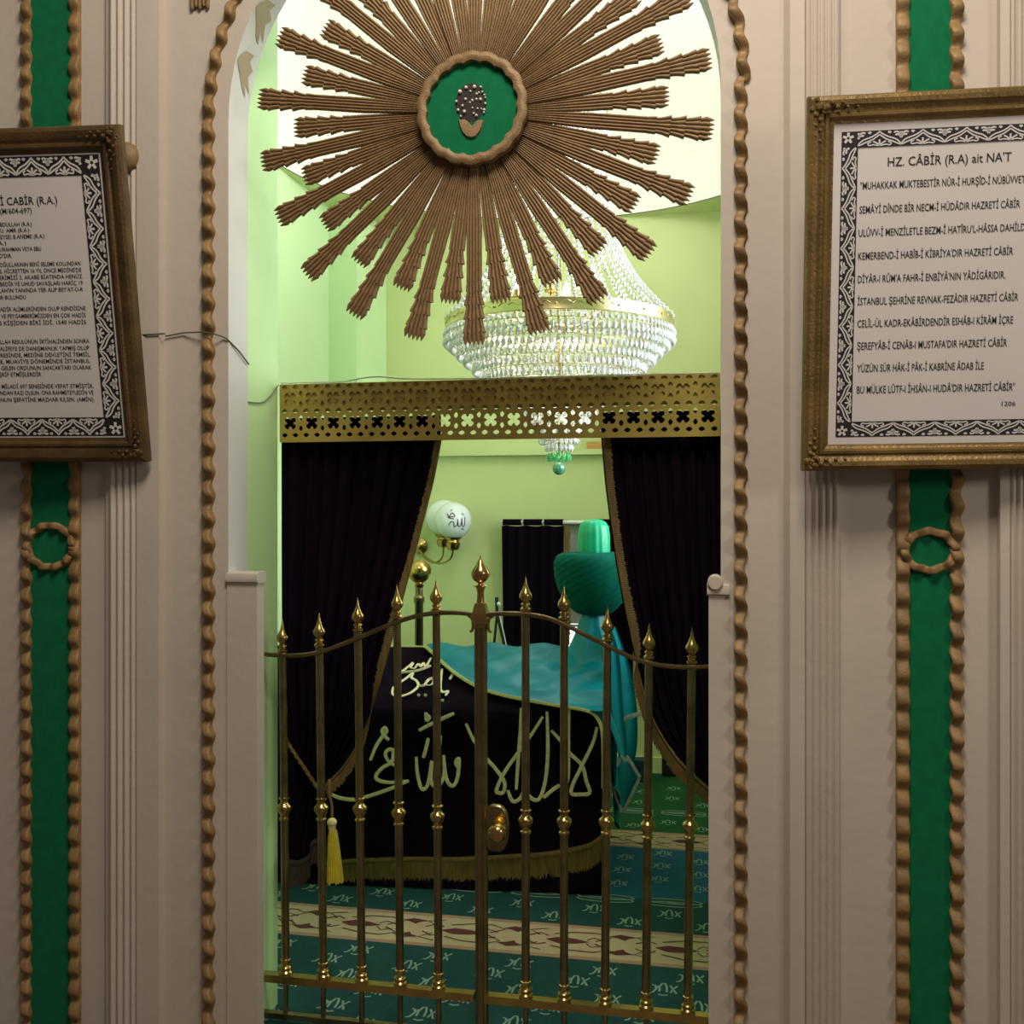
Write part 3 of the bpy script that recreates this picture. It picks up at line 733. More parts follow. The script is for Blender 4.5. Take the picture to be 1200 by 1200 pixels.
# right
redge = [(707, 511), (711, 560), (717, 610), (725, 665), (735, 720), (747, 775), (760, 825), (778, 862), (803, 896), (846, 934)]
redge3 = [at(u, v, YC) for u, v in redge]; tabL = sorted([(q.z, q.x) for q in redge3]); zb = redge3[-1].z
cr = thing('curtain', 'dark aubergine velvet curtain swept to the right jamb', 'curtain', (XR, YC, zb), group='curtains in the opening')
ofs = Vector((XR, YC, zb)); mb = MB()
zs = [zt-(zt-zb)*i/44 for i in range(45)]
drape(mb, zs, lambda z: min(interp(tabL, z)-.007, XR+.02), lambda z: XR+.03, YC, .013, 8, ph=.8)
mb.v = [tuple(Vector(q)-ofs) for q in mb.v]; mb.build('curtain_cloth', 'velvet', cr, ang=80)
mb = MB(); fringe_strip(mb, [q+Vector((0, -.016, 0)) for q in redge3], lambda t: Vector((1, 0, -.1)).normalized() if t < .5 else Vector((-.55, 0, -.75)).normalized() if t > .62 else Vector((1-1.55*(t-.5)/.12, 0, -.1-.65*(t-.5)/.12)).normalized(), lambda t: .024+.03*max(0, t-.35))
mb.v = [tuple(Vector(q)-ofs) for q in mb.v]; mb.build('fringe', 'fringe', cr)
# tieback
tb = thing('curtain_tieback', 'gold cord tieback with yellow tassel holding the left curtain', 'tieback', at(388, 960, YC-.05))
ofs = at(388, 960, YC-.05); mb = MB()
a = at(334, 866, YC-.03); b_ = at(374, 926, YC-.035)
for sgn in (0, 1):
    pts = [a+(b_-a)*i/24+Vector((.003*math.cos(i*1.2+PI*sgn), .003*math.sin(i*1.2+PI*sgn), 0)) for i in range(25)]
    mb.tube([q-ofs for q in pts], .0042, 6)
mb.tube([q-ofs for q in curve_pts([b_, at(383, 922, YC-.04), at(386, 914, YC-.045), at(386, 930, YC-.05), at(389, 945, YC-.05), at(389, 957, YC-.05)], 5)], .0045, 6)
mb.build('cord', 'fringe', tb)
mb = MB(); p = at(389, 964, YC-.05)-ofs
mb.sphere(p, .015, 14, 9); mb.lathe(p+Vector((0, 0, -.008)), p+Vector((0, 0, -.03)), [(0, .012), (.008, .011), (.014, .010)], 14)
mb.build('tassel_head', 'cream_trim', tb)
mb = MB(); P0 = at(390, 972, YC-.05)-ofs; P1 = at(393, 1033, YC-.05)-ofs; hgt = (P0-P1).length
rows = []
for i in range(9):
    t = i/8; r = .010+.013*t**.7; c = P0+(P1-P0)*t
    rows.append([c+Vector((r*(1+.12*(k % 2))*math.cos(2*PI*k/40), r*(1+.12*(k % 2))*math.sin(2*PI*k/40), (random.uniform(-.006, .006) if i == 8 else 0))) for k in range(40)])
mb.grid(rows, 0, True); mb.build('tassel_skirt', 'yellow', tb)

# ================================================================== BRASS GATE
zrail = [(305, 766), (318, 767.5), (331, 768), (352, 768), (374, 764.5), (396, 757), (419, 748), (442, 738), (465, 729), (488, 722), (511, 718.5), (535, 718), (555, 720), (563, 721), (590, 719), (616, 720), (640, 724), (661, 732), (686, 744), (712, 757), (737, 769), (761, 777), (786, 781), (811, 782), (832, 781)]
def gate(name, label, rods, u0, u1, post):
    base = at(rods[0][0], 600, YG); ofs = Vector((base.x, YG, 0))
    t = thing(name, label, 'gate', ofs, group='brass gate leaves')
    L_ = lambda q: Vector(q)-ofs
    mb = MB(); pts = [L_(at(u, v, YG-.014)) for u, v in zrail if u0 <= u <= u1]; mb.tube(curve_pts(pts, 4), .0066, 8, flat=.8); mb.build('top_rail', 'brass_dull', t)
    zr = .150; xa_, xb_ = at(u0 if post != 'L' else 305, 600, YG).x, at(u1, 600, YG).x
    xa_ = max(xa_, XL+.002); xb_ = min(xb_, XR-.003)
    mb = MB(); mb.box(xa_-ofs.x, xb_-ofs.x, -.014, .014, zr-.022, zr); mb.build('bottom_rail', 'brass', t, smooth=False)
    mb = MB(); mb.box(xa_-ofs.x, xb_-ofs.x, -.010, .010, .022, .038); mb.build('foot_rail', 'brass_dull', t, smooth=False)
    for ut, vt, ub, vc in rods:
        T = L_(at(ut, vt, YG)); B = Vector((at(ub, 1160, YG).x, YG, zr))-ofs; ax = (T-B); Ln = ax.length; a = ax.normalized()
        zc = (at(ub, vc, YG).z-zr)
        mb = MB()
        mb.lathe(B, T, [(0, .0118), (Ln-.095, .0112)], 12)
        mb.tube([B-Vector((0, 0, .02)), B-Vector((0, 0, .135))], .008, 8)
        bal = mb.build('baluster', 'brass_dull', t)
        mb = MB(); f0 = Ln-.096
        mb.lathe(B, T, [(f0-.004, .0115), (f0, .0150), (f0+.006, .0152), (f0+.009, .0105), (f0+.013, .0100), (f0+.016, .0130), (f0+.019, .0125), (f0+.022, .0085), (f0+.026, .0105), (f0+.031, .0155), (f0+.038, .0182), (f0+.045, .0172), (f0+.053, .0130), (f0+.061, .0086), (f0+.072, .0048), (f0+.085, .0022), (f0+.096, .0004)], 16)
        mb.build('finial', 'brass', bal)
        mb = MB()
        mb.lathe(B, T, [(zc-.035, .0115), (zc-.033, .0150), (zc-.028, .0150), (zc-.025, .0115), (zc-.017, .0125), (zc-.012, .0165), (zc-.004, .0205), (zc+.004, .0215), (zc+.009, .0190), (zc+.014, .0130), (zc+.020, .0112), (zc+.026, .0125), (zc+.029, .0160), (zc+.032, .0155), (zc+.034, .0112)], 16)
        mb.build('collar', 'brass', bal)
        mb = MB()
        mb.lathe(B, T, [(0, .0200), (.010, .0200), (.014, .0165), (.018, .0185), (.024, .0185), (.028, .0140), (.036, .0125), (.042, .0155), (.046, .0150), (.048, .0112)], 16)
        mb.build('foot_collar', 'brass', bal)
    return t, ofs, zr
lg, lofs, zr = gate('brass_gate', 'left leaf of the low brass gate, its rods topped with spear finials', [(331, 725, 335, 947), (374, 718, 379, 948), (419, 700, 424, 948), (465, 685, 469, 953), (511, 677, 514, 957)], 305, 556, 'L')
rg, rofs, zr = gate('brass_gate', 'right leaf of the low brass gate with fluted centre post and round knob', [(616, 675, 616, 962), (661, 685, 661, 963), (712, 710, 709, 963), (761, 730, 757, 968), (811, 735, 806, 968)], 563, 832, 'R')
# centre post of the right leaf
T = at(563, 650, YG)-rofs; Bx = at(565, 1160, YG).x-rofs.x; B = Vector((Bx, 0, .03)); ax = T-B; Ln = ax.length
mb = MB(); zcap = (at(563, 735, YG).z-.03); rows = []
seg = 32
prof_r = lambda k: .0172+.0014*math.cos(k*2*PI/seg*10)
a = ax.normalized()
mb.grid([[B+a*h+Vector((prof_r(k)*math.cos(2*PI*k/seg), prof_r(k)*math.sin(2*PI*k/seg), 0)) for k in range(seg)] for h in (0, zcap)], 0, True)
post = mb.build('centre_post', 'brass_dull', rg)
mb = MB(); h0 = zcap
def hz(v): return at(563, v, YG).z-.03
for (v0, v1, hw0, hw1) in ((735, 730, .017, .0185), (730, 728.5, .022, .022), (728.5, 721, .0195, .0195), (721, 719, .0225, .0225), (719, 707, .0205, .014), (707, 706, .014, .011)):
    z0, z1 = hz(v0), hz(v1)
    mb.add([B+a*z0+Vector((sx*hw0, sy*hw0, 0)) for sx, sy in ((-1, -1), (1, -1), (1, 1), (-1, 1))]+[B+a*z1+Vector((sx*hw1, sy*hw1, 0)) for sx, sy in ((-1, -1), (1, -1), (1, 1), (-1, 1))], [(0, 3, 2, 1), (4, 5, 6, 7), (0, 1, 5, 4), (1, 2, 6, 5), (2, 3, 7, 6), (3, 0, 4, 7)])
for s in (-1, 1):
    c = B+a*hz(722)
    mb.tube(curve_pts([c+Vector((s*.036, 0, 0)), c+Vector((s*.026, 0, -.006)), c+Vector((s*.022, 0, -.022)), c+Vector((s*.024, 0, -.04)), c+Vector((s*.031, 0, -.044))], 5), .004, 7)
mb.build('post_cap', 'brass', post, ang=30)
mb = MB(); q0 = hz(707); q1 = hz(650)
k = (q1-q0)
mb.lathe(B, B+a, [(q0, .0125), (q0+.10*k, .0105), (q0+.22*k, .0098), (q0+.30*k, .0120), (q0+.335*k, .0135), (q0+.35*k, .0200), (q0+.365*k, .0195), (q0+.385*k, .0100), (q0+.415*k, .0080), (q0+.44*k, .0125), (q0+.50*k, .0215), (q0+.57*k, .0258), (q0+.63*k, .0262), (q0+.70*k, .0225), (q0+.78*k, .0140), (q0+.86*k, .0075), (q0+.93*k, .0032), (q0+k, .0004)], 22)
mb.build('finial', 'brass', post)
# lock plate and knob
mb = MB(); p = at(580, 972, YG-.012)-rofs
out = []
for k in range(36):
    a2 = 2*PI*k/36; c, s = math.cos(a2), math.sin(a2)
    out.append((p.x+.036*(abs(c)**.7)*(1 if c > 0 else -1), p.z+.066*(abs(s)**.8)*(1 if s > 0 else -1)))
mb.grid([[(x, .008, z) for x, z in out], [(x, -.004, z) for x, z in out], [(p.x+(x-p.x)*.92, -.007, p.z+(z-p.z)*.95) for x, z in out]], 0, True)
n = len(mb.v); mb.f.append(tuple(range(n-36, n))); mb.m.append(0)
lp = mb.build('lock_plate', 'brass_dull', rg)
mb = MB(); q = at(583, 977, YG-.05)-rofs
mb.lathe((q.x, -.006, q.z+.004), (q.x, -.09, q.z), [(0, .017), (.006, .018), (.010, .011), (.022, .010), (.028, .018), (.036, .0245), (.046, .027), (.056, .0245), (.064, .017), (.068, .006)], 20)
mb.build('door_knob', 'brass', lp)
mb = MB(); q = at(585, 965, YG-.02)-rofs; mb.sphere((q.x, -.018, q.z+.004), .0155, 14, 9); mb.build('key_boss', mat('bright_gold_boss', rgb(214, 160, 40), .3, .9), lp)

# ================================================================== CENOTAPH
TC = Vector((-.449, 4.01, 0)); TA = math.radians(5.5); ex_ = Vector((math.cos(TA), math.sin(TA), 0)); ey_ = Vector((-math.sin(TA), math.cos(TA), 0))
TL, TW, ZSH, ZRI = 1.55, .72, .72, .91
def T2W(lx, ly, z): return TC+ex_*lx+ey_*ly+Vector((0, 0, z))
def W2T(p): d = Vector(p)-TC; return d.dot(ex_), d.dot(ey_), p[2]
n_front = -ey_
slope_v = (ey_*(TW/2)+Vector((0, 0, ZRI-ZSH))).normalized(); n_slope = slope_v.cross(ex_).normalized()
if n_slope.z < 0: n_slope = -n_slope
def thit(u, v, off=0.0):
    q = hitp(u, v, TC-ey_*off, n_front)
    if q.z > ZSH: q = hitp(u, v, T2W(0, 0, ZSH)+n_slope*off, n_slope)
    return q
def lidz(ly):
    d = abs(ly-TW/2)/(TW/2); return ZRI-(ZRI-ZSH)*min(1, d)
tomb_rot = (0, 0, TA)
def Lc(q): a = W2T(q); return Vector(a)
tm = thing('cenotaph', 'gabled wooden cenotaph standing on the carpet under dark cloth', 'tomb', TC, tomb_rot)
mb = MB()
sec = [(0.03, 0), (.03, ZSH-.03), (TW/2, ZRI-.03), (TW-.03, ZSH-.03), (TW-.03, 0)]
mb.grid([[(x, a, b_) for a, b_ in sec] for x in (-TL+.03, -.03)]); mb.add([(-.03, a, b_) for a, b_ in sec], [(0, 1, 2, 3, 4)]); mb.add([(-TL+.03, a, b_) for a, b_ in sec], [(0, 1, 2, 3, 4)])
mb.build('wooden_body', 'wood', tm, smooth=False)
# velvet cover
vc = thing('tomb_cover', 'dark velvet cover with gold calligraphy and fringe draped over the cenotaph', 'cloth', TC, tomb_rot)
mb = MB()
def cover_sec(x):
    """section front→ridge→back at lx=x; rounded shoulder, slight folds low down"""
    pts = []
    for i in range(14):
        z = .015+(ZSH-.03)*i/13; f = max(0, .35-z)
        pts.append((-.004+.006*math.sin(x*23+z*5)*(1-z/.8)-f*.02, z))
    pts += [(.008, ZSH-.004), (.02, ZSH+.008)]
    for i in range(1, 9): d = i/8; pts.append((.02+(TW/2-.02)*d, ZSH+.008+(ZRI-ZSH-.008)*d))
    for i in range(1, 9): d = i/8; pts.append((TW/2+(TW/2-.01)*d, ZRI-(ZRI-ZSH+.0)*d))
    pts += [(TW, ZSH-.03), (TW+.004, .3), (TW+.006, .015)]
    return pts
xs = [-TL+(TL-.006)*i/60 for i in range(61)]
rows = [[(x, a, b_) for a, b_ in cover_sec(x)] for x in xs]
mb.grid(rows)
for x, rr in ((-0.002, rows[-1]), (-TL-.004, rows[0])):
    q = [(x, a, b_) for _, a, b_ in rr]; mb.grid([rr, q]); mb.add(q, [tuple(range(len(q)))])
mb.build('cover_cloth', 'velvet', vc, ang=60)
# bottom fringe (rises at the right corner)
mb = MB()
pts = [hitp(u, v, TC-ey_*.016, n_front) for u, v in ((372, 1010), (420, 1006), (480, 1004), (540, 1004), (600, 1001), (640, 998), (670, 993), (692, 987), (706, 976))]
pl = [Lc(q) for q in pts]; pl.append(Vector((.02, .06, pl[-1].z+.0)))
fringe_strip(mb, pl, Vector((0, 0, -1)), lambda t: .088+.02*t, 330)
mb.build('bottom_fringe', 'fringe', vc)
# underskirt
mb = MB(); rows = []
for i in range(3):
    z = .16-.16*i/2; rows.append([(-TL+(TL+.008)*k/60, -.004+.004*math.sin(k*1.1)-.012*(i/2), max(z, .003)) for k in range(61)])
mb.grid(rows); mb.build('underskirt', 'velvet', vc, ang=70)
# calligraphy strokes embroidered on the cover
CALL = [
 [(699.5, 852), (695, 870), (682, 897), (671, 920), (670, 930), (680, 931), (691, 929), (687, 915), (682, 897), (667, 882), (656, 867), (646, 856)],
 [(667, 829), (666, 860), (666, 905), (664, 918)], [(656, 920), (647, 926), (637, 935)],
 [(641, 834), (642, 880), (639, 915), (632, 936), (622, 935), (615, 923)], [(615, 923), (610, 935), (601, 939), (595, 926)],
 [(636, 840), (620, 865), (605, 885), (590, 907), (582, 925), (584, 929), (590, 928), (591, 916), (580, 900), (571, 890), (556, 869), (546, 848)],
 [(611, 830), (610, 855), (608, 880), (605, 925)],
 [(488, 887), (489, 905), (494, 924), (501, 920), (505, 900), (506, 893), (505, 915), (512, 922), (520, 910), (520, 885)],
 [(520, 885), (523, 912), (530, 921), (536, 912), (538, 890), (534, 893), (536, 899)],
 [(502, 865), (499, 878), (496, 888)], [(516, 862), (515, 874)], [(491, 856), (510, 846), (532, 836)], [(499, 835), (500, 844), (503, 841), (500, 838)],
 [(434, 891), (441, 874), (449, 862), (453, 857), (451, 853), (448, 857), (452, 864), (456, 867)],
 [(462, 897), (454, 890), (452, 882), (457, 878), (461, 881), (459, 893), (449, 899), (441, 908), (443, 914), (457, 917), (479, 915)],
 [(479, 915), (458, 924), (432, 933), (415, 937), (398, 935), (387, 930)],
 [(471, 787), (480, 780), (484, 777), (481, 782), (486, 783), (490, 778), (493, 781), (496, 777), (499, 781), (505, 771)], [(470, 788), (488, 786), (505, 780)],
 [(467, 801), (477, 794), (484, 789), (482, 794), (488, 798), (490, 804), (481, 812), (468, 816), (460, 813), (461, 805)],
 [(490, 804), (497, 803), (500, 799), (503, 796), (508, 795), (506, 802), (499, 803)],
 [(518, 784), (516, 805), (519, 811), (525, 810), (522, 815)], [(527, 796), (532, 788)], [(489, 814), (492, 815)], [(497, 814), (500, 815)], [(517, 820.5), (520, 821)]]
mb = MB()
for k, s in enumerate(CALL):
    P = [Lc(thit(q.x, q.y, .010)) for q in curve_pts([(x, y, 0) for x, y in s], 5)]
    r = .0082 if k < 16 else .0062
    n = len(P); mb.tube(P, [r*(.65+.35*min(1, 4*min(i, n-1-i)/max(1, n-1)+.3)) for i in range(n)], 6, flat=.5)
mb.build('embroidered_calligraphy', 'gold_thread', vc)
# braid along the visible ridge edge at the left
mb = MB(); mb.tube([Vector((-TL, TW/2, ZRI+.004)), Vector((-.62, TW/2, ZRI+.004))], .004, 6); mb.build('ridge_braid', 'cream_trim', vc)

# teal satin cloth over the lid and the head end
NL = W2T(Vector((-.525, 4.385, 0)))[:2]      # neck of the turban post
tc_ = thing('satin_cloth', 'teal satin cloth with cream braid gathered at the turban and spread over the cenotaph', 'cloth', TC, tomb_rot)
trim_px = [(498, 758), (507, 766), (517, 776), (535, 791), (560, 806), (585, 814.5), (620, 822), (660, 829), (684, 833), (697, 839), (705, 855), (709, 885), (712, 925)]
trim = [Lc(thit(u, v, .020)) for u, v in trim_px]
trim = [Vector((min(q.x, .006), q.y, q.z)) for q in trim]
trimc = curve_pts(trim, 8)
def clothz(lx, ly):
    d = math.hypot(lx-NL[0], (ly-NL[1])*1.0)
    base = lidz(min(max(ly, 0), TW))+.017
    ang = math.atan2(ly-NL[1], lx-NL[0])
    cone = 1.075-.40*(1-math.exp(-max(0, d-.05)/.115))
    cone += .012*math.sin(ang*9)*min(1, d/.1)*math.exp(-max(0, d-.12)/.12)
    fold = .006*math.sin(7*ly*6+lx*16)*math.sin(lx*11+1)+.005*math.sin((lx*1.3-ly*2)*22)
    k = .02; h = max(0, k-abs(cone-base))/k
    return max(cone, base)+h*h*k*.25+fold*1.1
mb = MB(); cols = []
nf = 64
top_trim = [q for q in trimc if q.z > ZSH-.03]
lq = top_trim[-1]
top_trim += [Vector((lq.x+(.012-lq.x)*k/5, min(lq.y, -.018), lq.z)) for k in range(1, 6)]
for q in top_trim:
    col = []
    y0 = q.y; ys = max(q.y, .0)
    for i in range(nf+1):
        f = i/nf; ly = ys+(.66-ys)*f
        z = clothz(q.x, ly)
        if f < .12: z = max(q.z+(z-q.z)*(f/.12), lidz(max(ly, 0))+.010 if ly > -.002 else q.z)
        col.append((q.x, ly if i else q.y, z))
    cols.append(col)
mb.grid(cols)
TEALCOLS = None
# front corner below the shoulder (between braid and the end edge) and the end drop
low = [q for q in trimc if q.z <= ZSH+.012 and q.x > -.2]
mb.grid([[(q.x, q.y, q.z), ((q.x+.02)/2, q.y-.001, q.z), (.02, q.y+.002, q.z)] for q in low])
rows = []
for i in range(25):
    f = i/24; r = []
    for j in range(49):
        g = j/48; ly = -.01+.62*g; zt_ = clothz(0.004, ly) if ly > .0 else ZSH
        zb_ = .30+.12*math.sin(g*9+1)+.18*(abs(g-.35) > .25)
        z = zt_+(zb_-zt_)*f
        r.append((.012+.05*f+.012*math.sin(g*38)*min(1, f*2.5), ly+.02*f*math.sin(g*5), z))
    rows.append(r)
mb.grid(rows)
teal = mb.build('satin', 'teal', tc_, ang=75)
mb = MB(); mb.tube([q+Vector((0, -.002, .004)) for q in trimc], .0075, 6, flat=.5); mb.build('braid', 'cream_trim', tc_)
# hanging tails on the right, edged with silver lace
def tail(pts_l, pts_r, yl, name):
    mb = MB(); A = [at(u, v, yl) for u, v in pts_l]; B_ = [at(u, v, yl+.05) for u, v in pts_r]
    A = curve_pts(A, 5); B_ = curve_pts(B_, 5); rows = []
    for p, q in zip(A, B_): rows.append([Lc(p+(q-p)*t+Vector((0, -.012*math.sin(t*PI*2+.4), 0))) for t in [k/8 for k in range(9)]])
    mb.grid(rows); return mb.build(name, 'teal', tc_, ang=75)
tail([(700, 735), (709, 770), (716, 830), (720, 870), (728, 890)], [(716, 735), (726, 770), (730, 830), (734, 865), (734, 884)], 4.16, 'front_tail')
tail([(716, 735), (724, 780), (728, 840), (727, 870), (722, 900)], [(722, 735), (738, 780), (746, 825), (747, 870), (742, 900)], 4.26, 'back_tail')
tail([(727, 884), (722, 900), (718, 922), (722, 935), (728, 950)], [(733, 886), (742, 898), (749, 910), (741, 930), (730, 951)], 4.18, 'tail_corner')
for pts, yl, wd in (([(727, 845), (738, 840), (751, 836)], 4.24, .011), ([(734, 886), (742, 898), (750, 911)], 4.17, .008), ([(749, 912), (740, 932), (730, 951)], 4.17, .007), ([(719, 922), (722, 935), (729, 951)], 4.17, .006), ([(722, 898), (728, 887), (734, 893)], 4.16, .010)):
    mb = MB(); mb.tube([Lc(at(u, v, yl)) for u, v in pts], wd, 6, flat=.35)
    mb.build('silver_lace', 'silver_trim', tc_)

# turban on its post
tp = T2W(NL[0], NL[1], 0)
tt = thing('turban', 'dark green wrapped turban with bright emerald cap at the head of the cenotaph', 'turban', (tp.x, tp.y, ZRI))
mb = MB(); mb.lathe((0, 0, 0), (0, 0, .3), [(0, .03), (.20, .03)], 14); mb.build('post', 'wood', tt)
mb = MB(); prof_t = [(.150, .055), (.160, .080), (.185, .108), (.22, .134), (.26, .154), (.305, .167), (.35, .172), (.380, .170), (.402, .158), (.414, .135), (.418, .07)]
P_ = curve_pts([(a, b_, 0) for a, b_ in prof_t], 9); rows = []
for q in P_:
    h, r = q.x, q.y; s = 96
    rows.append([((r+.0011*math.sin(h*230-2*PI*k/s*18))*math.cos(2*PI*k/s), (r+.0011*math.sin(h*230-2*PI*k/s*18))*math.sin(2*PI*k/s), h) for k in range(s)])
mb.grid(rows, 0, True); mb.build('wrap', 'turban', tt, ang=60)
mb = MB(); rows = []
for h, r in ((.405, .068), (.44, .069), (.50, .067), (.53, .063), (.55, .052), (.56, .036), (.565, .004)):
    rows.append([(r*(1+.022*math.cos(14*2*PI*k/84))*math.cos(2*PI*k/84), r*(1+.022*math.cos(14*2*PI*k/84))*math.sin(2*PI*k/84), h-.005) for k in range(84)])
mb.grid(rows, 0, True); mb.build('cap', 'cap', tt, ang=60)
# brass ball-topped post behind the cenotaph
p = at(491, 700, 4.86)
bp = thing('ball_post', 'brass post with ball finial standing behind the cenotaph beside the left curtain', 'post', (p.x, p.y, 0))
zt_ = at(491, 655, 4.86).z
mb = MB(); mb.lathe((0, 0, 0), (0, 0, 1), [(0, .05), (.02, .05), (.03, .022), (zt_-.22, .021), (zt_-.21, .027), (zt_-.19, .027), (zt_-.18, .019), (zt_-.14, .019)], 16); mb.build('shaft', 'brass_dull', bp)
mb = MB(); mb.lathe((0, 0, 0), (0, 0, 1), [(zt_-.142, .018), (zt_-.13, .026), (zt_-.122, .016), (zt_-.105, .040), (zt_-.075, .058), (zt_-.05, .060), (zt_-.025, .050), (zt_-.008, .03), (zt_, .002)], 20); mb.build('ball', 'brass', bp)

# ================================================================== WALL LAMP
mp = at(492, 640, YB)
wl = thing('wall_lamp', 'brass wall lamp with two white glass globes on the green wall', 'lamp', (mp.x, YB, mp.z))
ofs = Vector((mp.x, YB, mp.z))
mb = MB(); mb.lathe((0, 0, 0), (0, -.03, 0), [(0, .05), (.012, .048), (.02, .03), (.03, .012)], 20); mb.build('backplate', 'brass', wl)
for (u, v, Y, script) in ((531, 610, YB-.22, True), (520, 607, YB-.12, False)):
    g = at(u, v, Y)-ofs; mb = MB()
    c = g+Vector((0, 0, -.16))
    mb.tube(curve_pts([(0, -.02, -.02), (g.x*.3, g.y*.4, -.075), (g.x*.65, g.y*.75, -.095), (g.x*.93, g.y*.98, -.065), (g.x, g.y, g.z-.165)], 8), .006, 8)
    arm = mb.build('arm', 'brass', wl)
    mb = MB(); mb.lathe(g+Vector((0, 0, -.175)), g, [(0, .008), (.006, .03), (.02, .038), (.045, .042), (.05, .036), (.06, .034), (.072, .05), (.078, .052), (.082, .03)], 18); mb.build('cup', 'brass', arm)
    mb = MB(); mb.sphere(g, .107, 22, 14); gl = mb.build('globe', 'milk_glass', arm)
    if script:
        mb = MB(); cd = (Vector((0, 0, HC))-ofs-g).normalized()
        rt = Vector((math.cos(YAW), math.sin(YAW), 0)); up = Vector((0, 0, 1))
        for s in ([(527, 615), (530, 611), (533, 612), (533.5, 617), (537, 614), (537.5, 608), (538, 616), (541, 615), (542, 607), (542.5, 616), (545, 615), (545.5, 606)], [(541, 619), (544, 620)], [(542, 602), (544, 603)], [(525, 602), (528, 605), (531, 601), (534, 605), (526, 606), (533, 608)], [(529, 599), (531, 597)]):
            P = []
            for q in curve_pts([(a, b_, 0) for a, b_ in s], 4):
                dx = (q.x-u)*(YB)/F; dz = -(q.y-v)*YB/F; rr = math.hypot(dx, dz)
                d2 = math.sqrt(max(0, .1075**2-rr*rr)); P.append(g+rt*dx+up*dz+Vector((math.sin(YAW)*d2, -math.cos(YAW)*d2, 0)))
            mb.tube(P, .0026, 5)
        mb.build('painted_script', 'ink', gl)

# ================================================================== REAR WINDOW CURTAINS, STAND, BOX
rz = at(620, 612, YB-.08).z
rr = thing('curtain_rod', 'white curtain rod above the small window in the back wall', 'rod', (at(588, 612, YB-.08).x, YB-.08, rz))
Lr = at(745, 612, YB-.08).x-at(588, 612, YB-.08).x
mb = MB(); mb.lathe((0, 0, 0), (1, 0, 0), [(0, .011), (Lr, .011)], 12); mb.build('pole', 'white_metal', rr)
for x in (.01, Lr-.01):
    mb = MB(); mb.tube([(x, 0, 0), (x, .08, 0)], .007, 8); mb.build('bracket', 'white_metal', rr)
def rear_curtain(u0, u1, v1, label, edge):
    x0, x1 = at(u0, 612, YB-.08).x, at(u1, 612, YB-.08).x; zb_ = at(u0, v1, YB-.08).z; wd = x1-x0
    t = thing('window_curtain', label, 'curtain', (x0, YB-.08, zb_)); mb = MB(); hgt = rz-.022-zb_
    rows = [[(wd*k/40+(.012*(i/12) if k == 0 else 0), .012*math.sin(k*.9)+.004*math.sin(k*2.1+i*.2), hgt*(1-i/12)+(.003*math.sin(k*.5))) for k in range(41)] for i in range(13)]
    mb.grid(rows); mb.build('curtain_cloth', 'velvet', t, ang=80)
    mb = MB(); n = 3
    for k in range(n):
        x = wd*(k+.35)/n; a = .016
        mb = MB(); mb.grid([[(x+dx, a*1.15*math.sin(2*PI*q/14), hgt+.022+a*1.15*math.cos(2*PI*q/14)) for q in range(15)] for dx in (-.035, .075)])
        mb.build('rod_loop', 'velvet', t)
    if edge:
        mb = MB(); fringe_strip(mb, [Vector((wd, 0, hgt)), Vector((wd+.005, 0, hgt*.5)), Vector((wd-.03, 0, 0))], Vector((1, 0, -.05)), .035, 160); mb.build('fringe', 'fringe', t)
rear_curtain(588, 661, 830, 'dark velvet curtain with gold edge hanging left of the small back window', True)
rear_curtain(704, 742, 830, 'dark velvet curtain at the right of the small back window, behind the turban', False)
st = at(583, 700, 5.5)
sd = thing('folding_stand', 'slim black folding stand leaning behind the cenotaph by the window curtain', 'stand', (st.x, 5.5, 0))
mb = MB()
for (u0, v0, u1, v1, r) in ((582, 700, 582.5, 722, .010), (582, 718, 594, 768, .008)):
    mb.tube([at(u0, v0, 5.5)-Vector((st.x, 5.5, 0)), at(u1, v1, 5.5)-Vector((st.x, 5.5, 0))], r, 8)
mb.tube([at(594, 768, 5.5)-Vector((st.x, 5.5, 0)), at(604, 830, 5.5)-Vector((st.x, 5.5, 0)), Vector((at(615, 830, 5.5).x-st.x, 0, .006))], .008, 8)
mb.tube([at(583, 715, 5.5)-Vector((st.x, 5.5, 0)), Vector((-.12, .1, .006))], .007, 8)
mb.build('legs', 'dark_plastic', sd)
mb = MB(); mb.tube([at(585, 718, 5.49)-Vector((st.x, 5.5, 0)), at(596, 768, 5.49)-Vector((st.x, 5.5, 0))], .003, 6); mb.sphere(at(584.5, 708, 5.48)-Vector((st.x, 5.5, 0)), .012, 8, 6); mb.build('metal_strip', 'white_metal', sd)
p = at(688, 520, YB-.025)
mb = MB(); mb.box(p.x, p.x+.30, YB-.046, YB-.006, zl+.0005, zl+.042)
tag(mb.build('wooden_box', 'wood', smooth=False), 'amber varnished wooden box lying on the ledge beside the right curtain', 'box')
p = at(752, 898, 5.75)
mb = MB(); mb.lathe((p.x, 5.75, 0.001), (p.x, 5.75, .2), [(0, .05), (.1, .055), (.12, .052), (.125, .02)], 18)
tag(mb.build('bin', 'blue_box'), 'small dark blue round bin on the carpet by the back wall', 'bin')
p = at(783, 893, 5.86)
mb = MB(); mb.box(p.x-.035, p.x+.045, 5.86, YB-.016, .005, .12)
tag(mb.build('box', 'dark_plastic', smooth=False), 'small black box on the floor against the back wall behind the right curtain', 'box')

